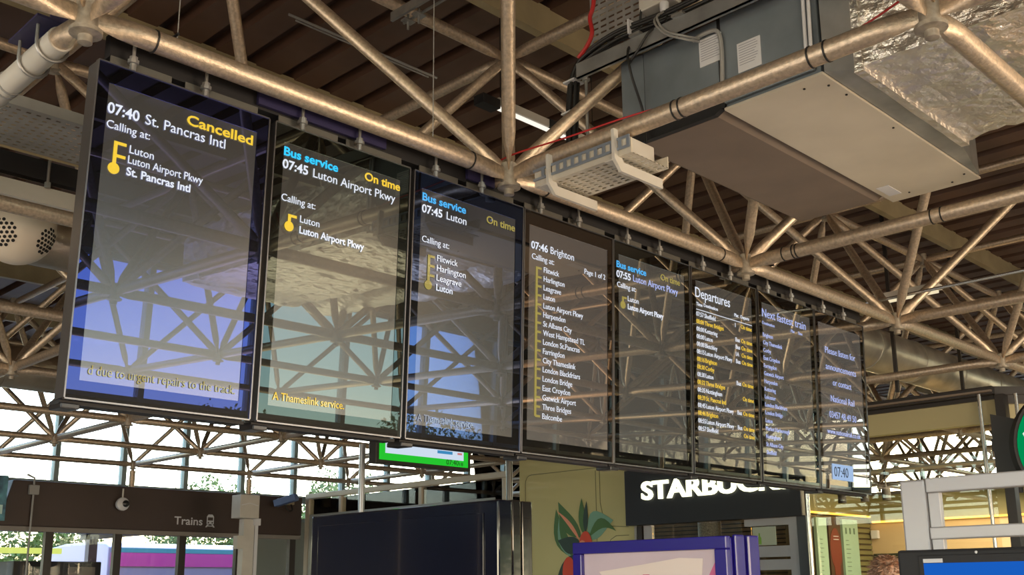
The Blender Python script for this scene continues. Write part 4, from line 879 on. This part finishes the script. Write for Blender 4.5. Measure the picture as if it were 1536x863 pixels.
simple('wall_sensor', 'small white sensor on the corner of the shop wall below the light strip', 'sensor', MB().box(12.36, 12.42, 6.0, 6.09, 2.16, 2.26), WHITE, bevel=.01)
# white aluminium frame and black-cased screen
af = thing('aluminium_frame', 'open white aluminium frame with two rails behind the black-cased blue screen', 'frame', (5.0, 1.9, 0))
MB().box(4.98, 5.04, 2.16, 2.285, 0, 2.095).obj('wide_post', ALU, af, bevel=.01); MB().box(4.99, 5.03, 2.10, 2.155, 0, 2.03).obj('inner_post', ALU, af, bevel=.005)
MB().box(4.98, 5.04, .9, 2.158, 2.03, 2.10).obj('rail', ALU, af, bevel=.006); MB().box(4.98, 5.04, .9, 2.158, 1.81, 1.868).obj('rail', ALU, af, bevel=.006)
mo = thing('black_cased_screen', 'black-cased monitor showing plain blue at the bottom right corner', 'screen', (4.6, 1.8, 0))
MB().box(4.60, 4.66, .9, 2.15, 1.0, 1.752).obj('case', BLACKM, mo, bevel=.012)
MB().box(4.585, 4.599, .9, 2.05, 1.05, 1.727).obj('bezel', BLACKM, mo, bevel=.003)
sc_ = MB().box(4.580, 4.584, .92, 2.025, 1.07, 1.693).obj('screen', emat('blue_screen', (.01, .11, .52), 1.0), mo)
MB().box(4.578, 4.5835, 1.94, 2.025, 1.695, 1.712).obj('label_strip', WHITE, mo, bevel=.001)
vs, fs = text_mesh('07:40', .012, 0, .03)
MB().lathe([(.006, 4.594), (.006, 4.598)], (0, 1.80, 1.735), 'X', 10).obj('screw', ZINC, mo)
MB().tube([(4.63, 1.5, 1.0), (4.63, 1.5, 0)], .04, 12).obj('stand', BLACKM, mo)

# ---------------------------------------------------------------- person behind the frame (only the hair shows)
def skin_body(name, verts, edges, radii, m, parent, sub=2):
    me = bpy.data.meshes.new(name); me.from_pydata(verts, edges, []); me.materials.append(m)
    o = link(name, me, parent)
    sk = o.modifiers.new('skin', 'SKIN')
    for v, r in zip(me.skin_vertices[0].data, radii): v.radius = (r, r) if not isinstance(r, tuple) else r
    me.skin_vertices[0].data[0].use_root = True
    su = o.modifiers.new('sub', 'SUBSURF'); su.levels = sub; su.render_levels = sub
    return o
pe = thing('person', 'person with short tousled ginger hair standing in front of the shop', 'person', (6.83, 3.27, 0))
SKIN = mat('skin', (.55, .33, .24), .5); JKT = mat('dark_jacket', (.04, .045, .06), .8); HAIR = mat('ginger_hair', (.78, .48, .31), .5, noise=.45, nscale=60)
V = [(0, 0, .95), (0, 0, 1.10), (0, .0, 1.30), (0, 0, 1.46), (0, 0, 1.53), (0, -.01, 1.60), (0, -.015, 1.69),
     (.17, 0, 1.44), (.22, .0, 1.16), (.23, -.06, .90), (.235, -.09, .80), (-.17, 0, 1.44), (-.22, 0, 1.16), (-.23, -.06, .90), (-.235, -.09, .80),
     (.09, 0, .88), (.10, 0, .50), (.10, .02, .08), (.10, -.10, .045), (-.09, 0, .88), (-.10, 0, .50), (-.10, .02, .08), (-.10, -.10, .045)]
E_ = [(0, 1), (1, 2), (2, 3), (3, 4), (4, 5), (5, 6), (3, 7), (7, 8), (8, 9), (9, 10), (3, 11), (11, 12), (12, 13), (13, 14), (0, 15), (15, 16), (16, 17), (17, 18), (0, 19), (19, 20), (20, 21), (21, 22)]
RR = [(.15, .11), (.14, .105), (.16, .115), (.10, .08), (.055, .055), (.07, .085), (.075, .095), .06, .045, .034, .028, .06, .045, .034, .028, .085, .06, .045, .035, .085, .06, .045, .035]
bd = skin_body('body', V, E_, RR, JKT, pe); bd.matrix_parent_inverse = Matrix.Identity(4)
hd = MB(); rs__ = []
for k in range(13):
    a = PI*k/12; z = 1.668+.115*math.cos(a); r = .088*math.sin(a)+.002
    rs__.append([(r*.88*math.cos(2*PI*q/24), r*1.08*math.sin(2*PI*q/24)-.01-(.012 if z < 1.62 else 0), z) for q in range(24)])
hd.rings(rs__); hdo = hd.obj('head', SKIN, pe, True); hdo.matrix_parent_inverse = Matrix.Identity(4)
nz = MB().prism([(-.012, -.098, 1.65), (.012, -.098, 1.65), (0, -.094, 1.69)], (0, -.022, -.006)).obj('nose', SKIN, hdo); nz.matrix_parent_inverse = Matrix.Identity(4)
for s_ in (-1, 1):
    e = MB().lathe([(.001, .0), (.008, .004), (.011, .012)], (s_*.03, -.103, 1.675), 'Y', 10).obj('eye', WHITE, hdo); e.matrix_parent_inverse = Matrix.Identity(4)
    e = MB().rings([[(s_*(.078+.010*t), -.005+.018*math.cos(2*PI*q/10), 1.665+.03*math.sin(2*PI*q/10)) for q in range(10)] for t in (0, 1)]).obj('ear', SKIN, hdo); e.matrix_parent_inverse = Matrix.Identity(4)
e = MB().box(-.022, .022, -.108, -.098, 1.612, 1.619).obj('mouth', mat('lip', (.45, .16, .14), .5), hdo); e.matrix_parent_inverse = Matrix.Identity(4)
# hair cap of small locks
hr_ = MB(); random.seed(5)
for k in range(900):
    u = random.random(); a = random.uniform(0, 2*PI); th = math.acos(1-u*1.15)
    d = Vector((math.sin(th)*math.cos(a), math.sin(th)*math.sin(a), math.cos(th)))
    if d.y < -.55 and d.z < .55: continue
    p = Vector((d.x*.080, d.y*.098-.008, 1.672+d.z*.118)); sw = Vector((random.uniform(-.02, .02), random.uniform(-.02, .02), -.012))
    t1 = p+d*.018+sw*.6; t2 = p+d*.034+sw*1.5
    s1 = d.cross(Vector((random.random(), random.random(), .3))).normalized()*.007
    hr_.add([p-s1, p+s1, t1+s1*.8, t1-s1*.8, t2], [(0, 1, 2, 3), (3, 2, 4)])
h_ = hr_.obj('hair', HAIR, pe); h_.matrix_parent_inverse = Matrix.Identity(4); h_['kind'] = 'stuff'
cap = MB(); rs__ = []
for k in range(8):
    a = PI*.56*k/7; z = 1.672+.120*math.cos(a); r = .094*math.sin(a)+.002
    rs__.append([(r*.90*math.cos(2*PI*q/24), r*1.08*math.sin(2*PI*q/24)-.006+(.01 if k > 4 else 0), z) for q in range(24)])
c_ = cap.rings(rs__).obj('hair_base', HAIR, pe, True); c_.matrix_parent_inverse = Matrix.Identity(4)
for s_ in (-1, 1):   # hands: palm, four fingers and a thumb
    hx = s_*.238
    V2 = [(hx, -.10, .78), (hx, -.11, .72), (hx-.004*s_, -.115, .69)]; E2 = [(0, 1), (1, 2)]; R3 = [.026, .030, .024]
    for q, L in enumerate((.068, .078, .073, .055)):
        b = len(V2); yy = -.14+.022*q
        V2 += [(hx, yy, .68), (hx-.006*s_, yy-.002, .68-L*.5), (hx-.018*s_, yy, .68-L)]; E2 += [(2, b), (b, b+1), (b+1, b+2)]; R3 += [.009, .0085, .007]
    b = len(V2); V2 += [(hx-.01*s_, -.145, .735), (hx-.02*s_, -.165, .70)]; E2 += [(1, b), (b, b+1)]; R3 += [.011, .009]
    h2 = skin_body('hand', V2, E2, R3, SKIN, pe, 1); h2.matrix_parent_inverse = Matrix.Identity(4)
pe.rotation_euler = (0, 0, 2.4)

# ---------------------------------------------------------------- trees outside
random.seed(11)
def crown_mesh(n, rx, rz, nm):
    m = MB()
    for k in range(n):
        a = random.uniform(0, 2*PI); u = random.uniform(-1, 1); r = random.uniform(.55, 1)**.5*(.8+.25*math.sin(3*a+4*u))
        s = math.sqrt(1-u*u); p = Vector((r*rx*s*math.cos(a), r*rx*s*math.sin(a), rz*u*r)); q = random.uniform(.05, .11)
        d1 = Vector((random.uniform(-1, 1), random.uniform(-1, 1), random.uniform(-1, 1))).normalized()*q; d2 = d1.cross(Vector((random.random(), random.random(), random.random()+.1))).normalized()*q*.6
        m.add([p-d1, p+d2, p+d1, p-d2], [(0, 1, 2, 3)])
    return m.mesh(nm, LEAF)
crowns = [crown_mesh(9000, 2.7, 2.3, 'foliage'), crown_mesh(9000, 2.5, 2.5, 'foliage')]
trunk = MB().tube([(0, 0, -.12), (.05, 0, 1), (0, .1, 2.2)], [.22, .17, .1], 10).mesh('trunk', BARK, True)
tl = [(9, 40, 2.6, 'low tree nearest the train, seen over the brown header'), (15, 38, 3.3, 'tree behind the camera end of the brown header'), (21, 37, 4.9, 'tall tree seen through the glazed screen, left'), (27, 37, 5.4, 'tall tree seen through the glazed screen, right'),
      (34, 36, 5.4, 'tree hidden mostly by the olive shop wall'), (40, 28, 3.8, 'tree beyond the far corner of the hall'), (42, 20, 3.6, 'tree beyond the coffee shop, left'), (43, 12, 3.6, 'tree beyond the coffee shop, right'), (2, 41, 2.2, 'lowest tree at the far left beyond the platform'),
      (3, -22, 2.6, 'low tree outside the entrance, left'), (9, -23, 3.0, 'tree outside the entrance, second from left'), (15.5, -21, 3.9, 'tree outside the entrance, third from left'), (22, -20, 4.6, 'tall tree outside the entrance, fourth from left'), (28.5, -21, 4.9, 'tall tree outside the entrance, farthest right')]
for i, (x, y, h, lb_) in enumerate(tl):
    g = 'trees beyond the platform' if y > 0 else 'trees outside the entrance'
    t = thing('tree', lb_, 'tree', (x, y, 0), g)
    for me, mw in ((crowns[i % 2], Matrix.Translation((0, 0, h-1.2)) @ Matrix.Rotation(i*1.3, 4, 'Z') @ Matrix.Scale(1, 4)), (trunk, Matrix.Identity(4))):
        o = bpy.data.objects.new(me.name.split('.')[0], me); C.objects.link(o); o.parent = t; o.matrix_basis = mw
        if me is not trunk: o['kind'] = 'stuff'
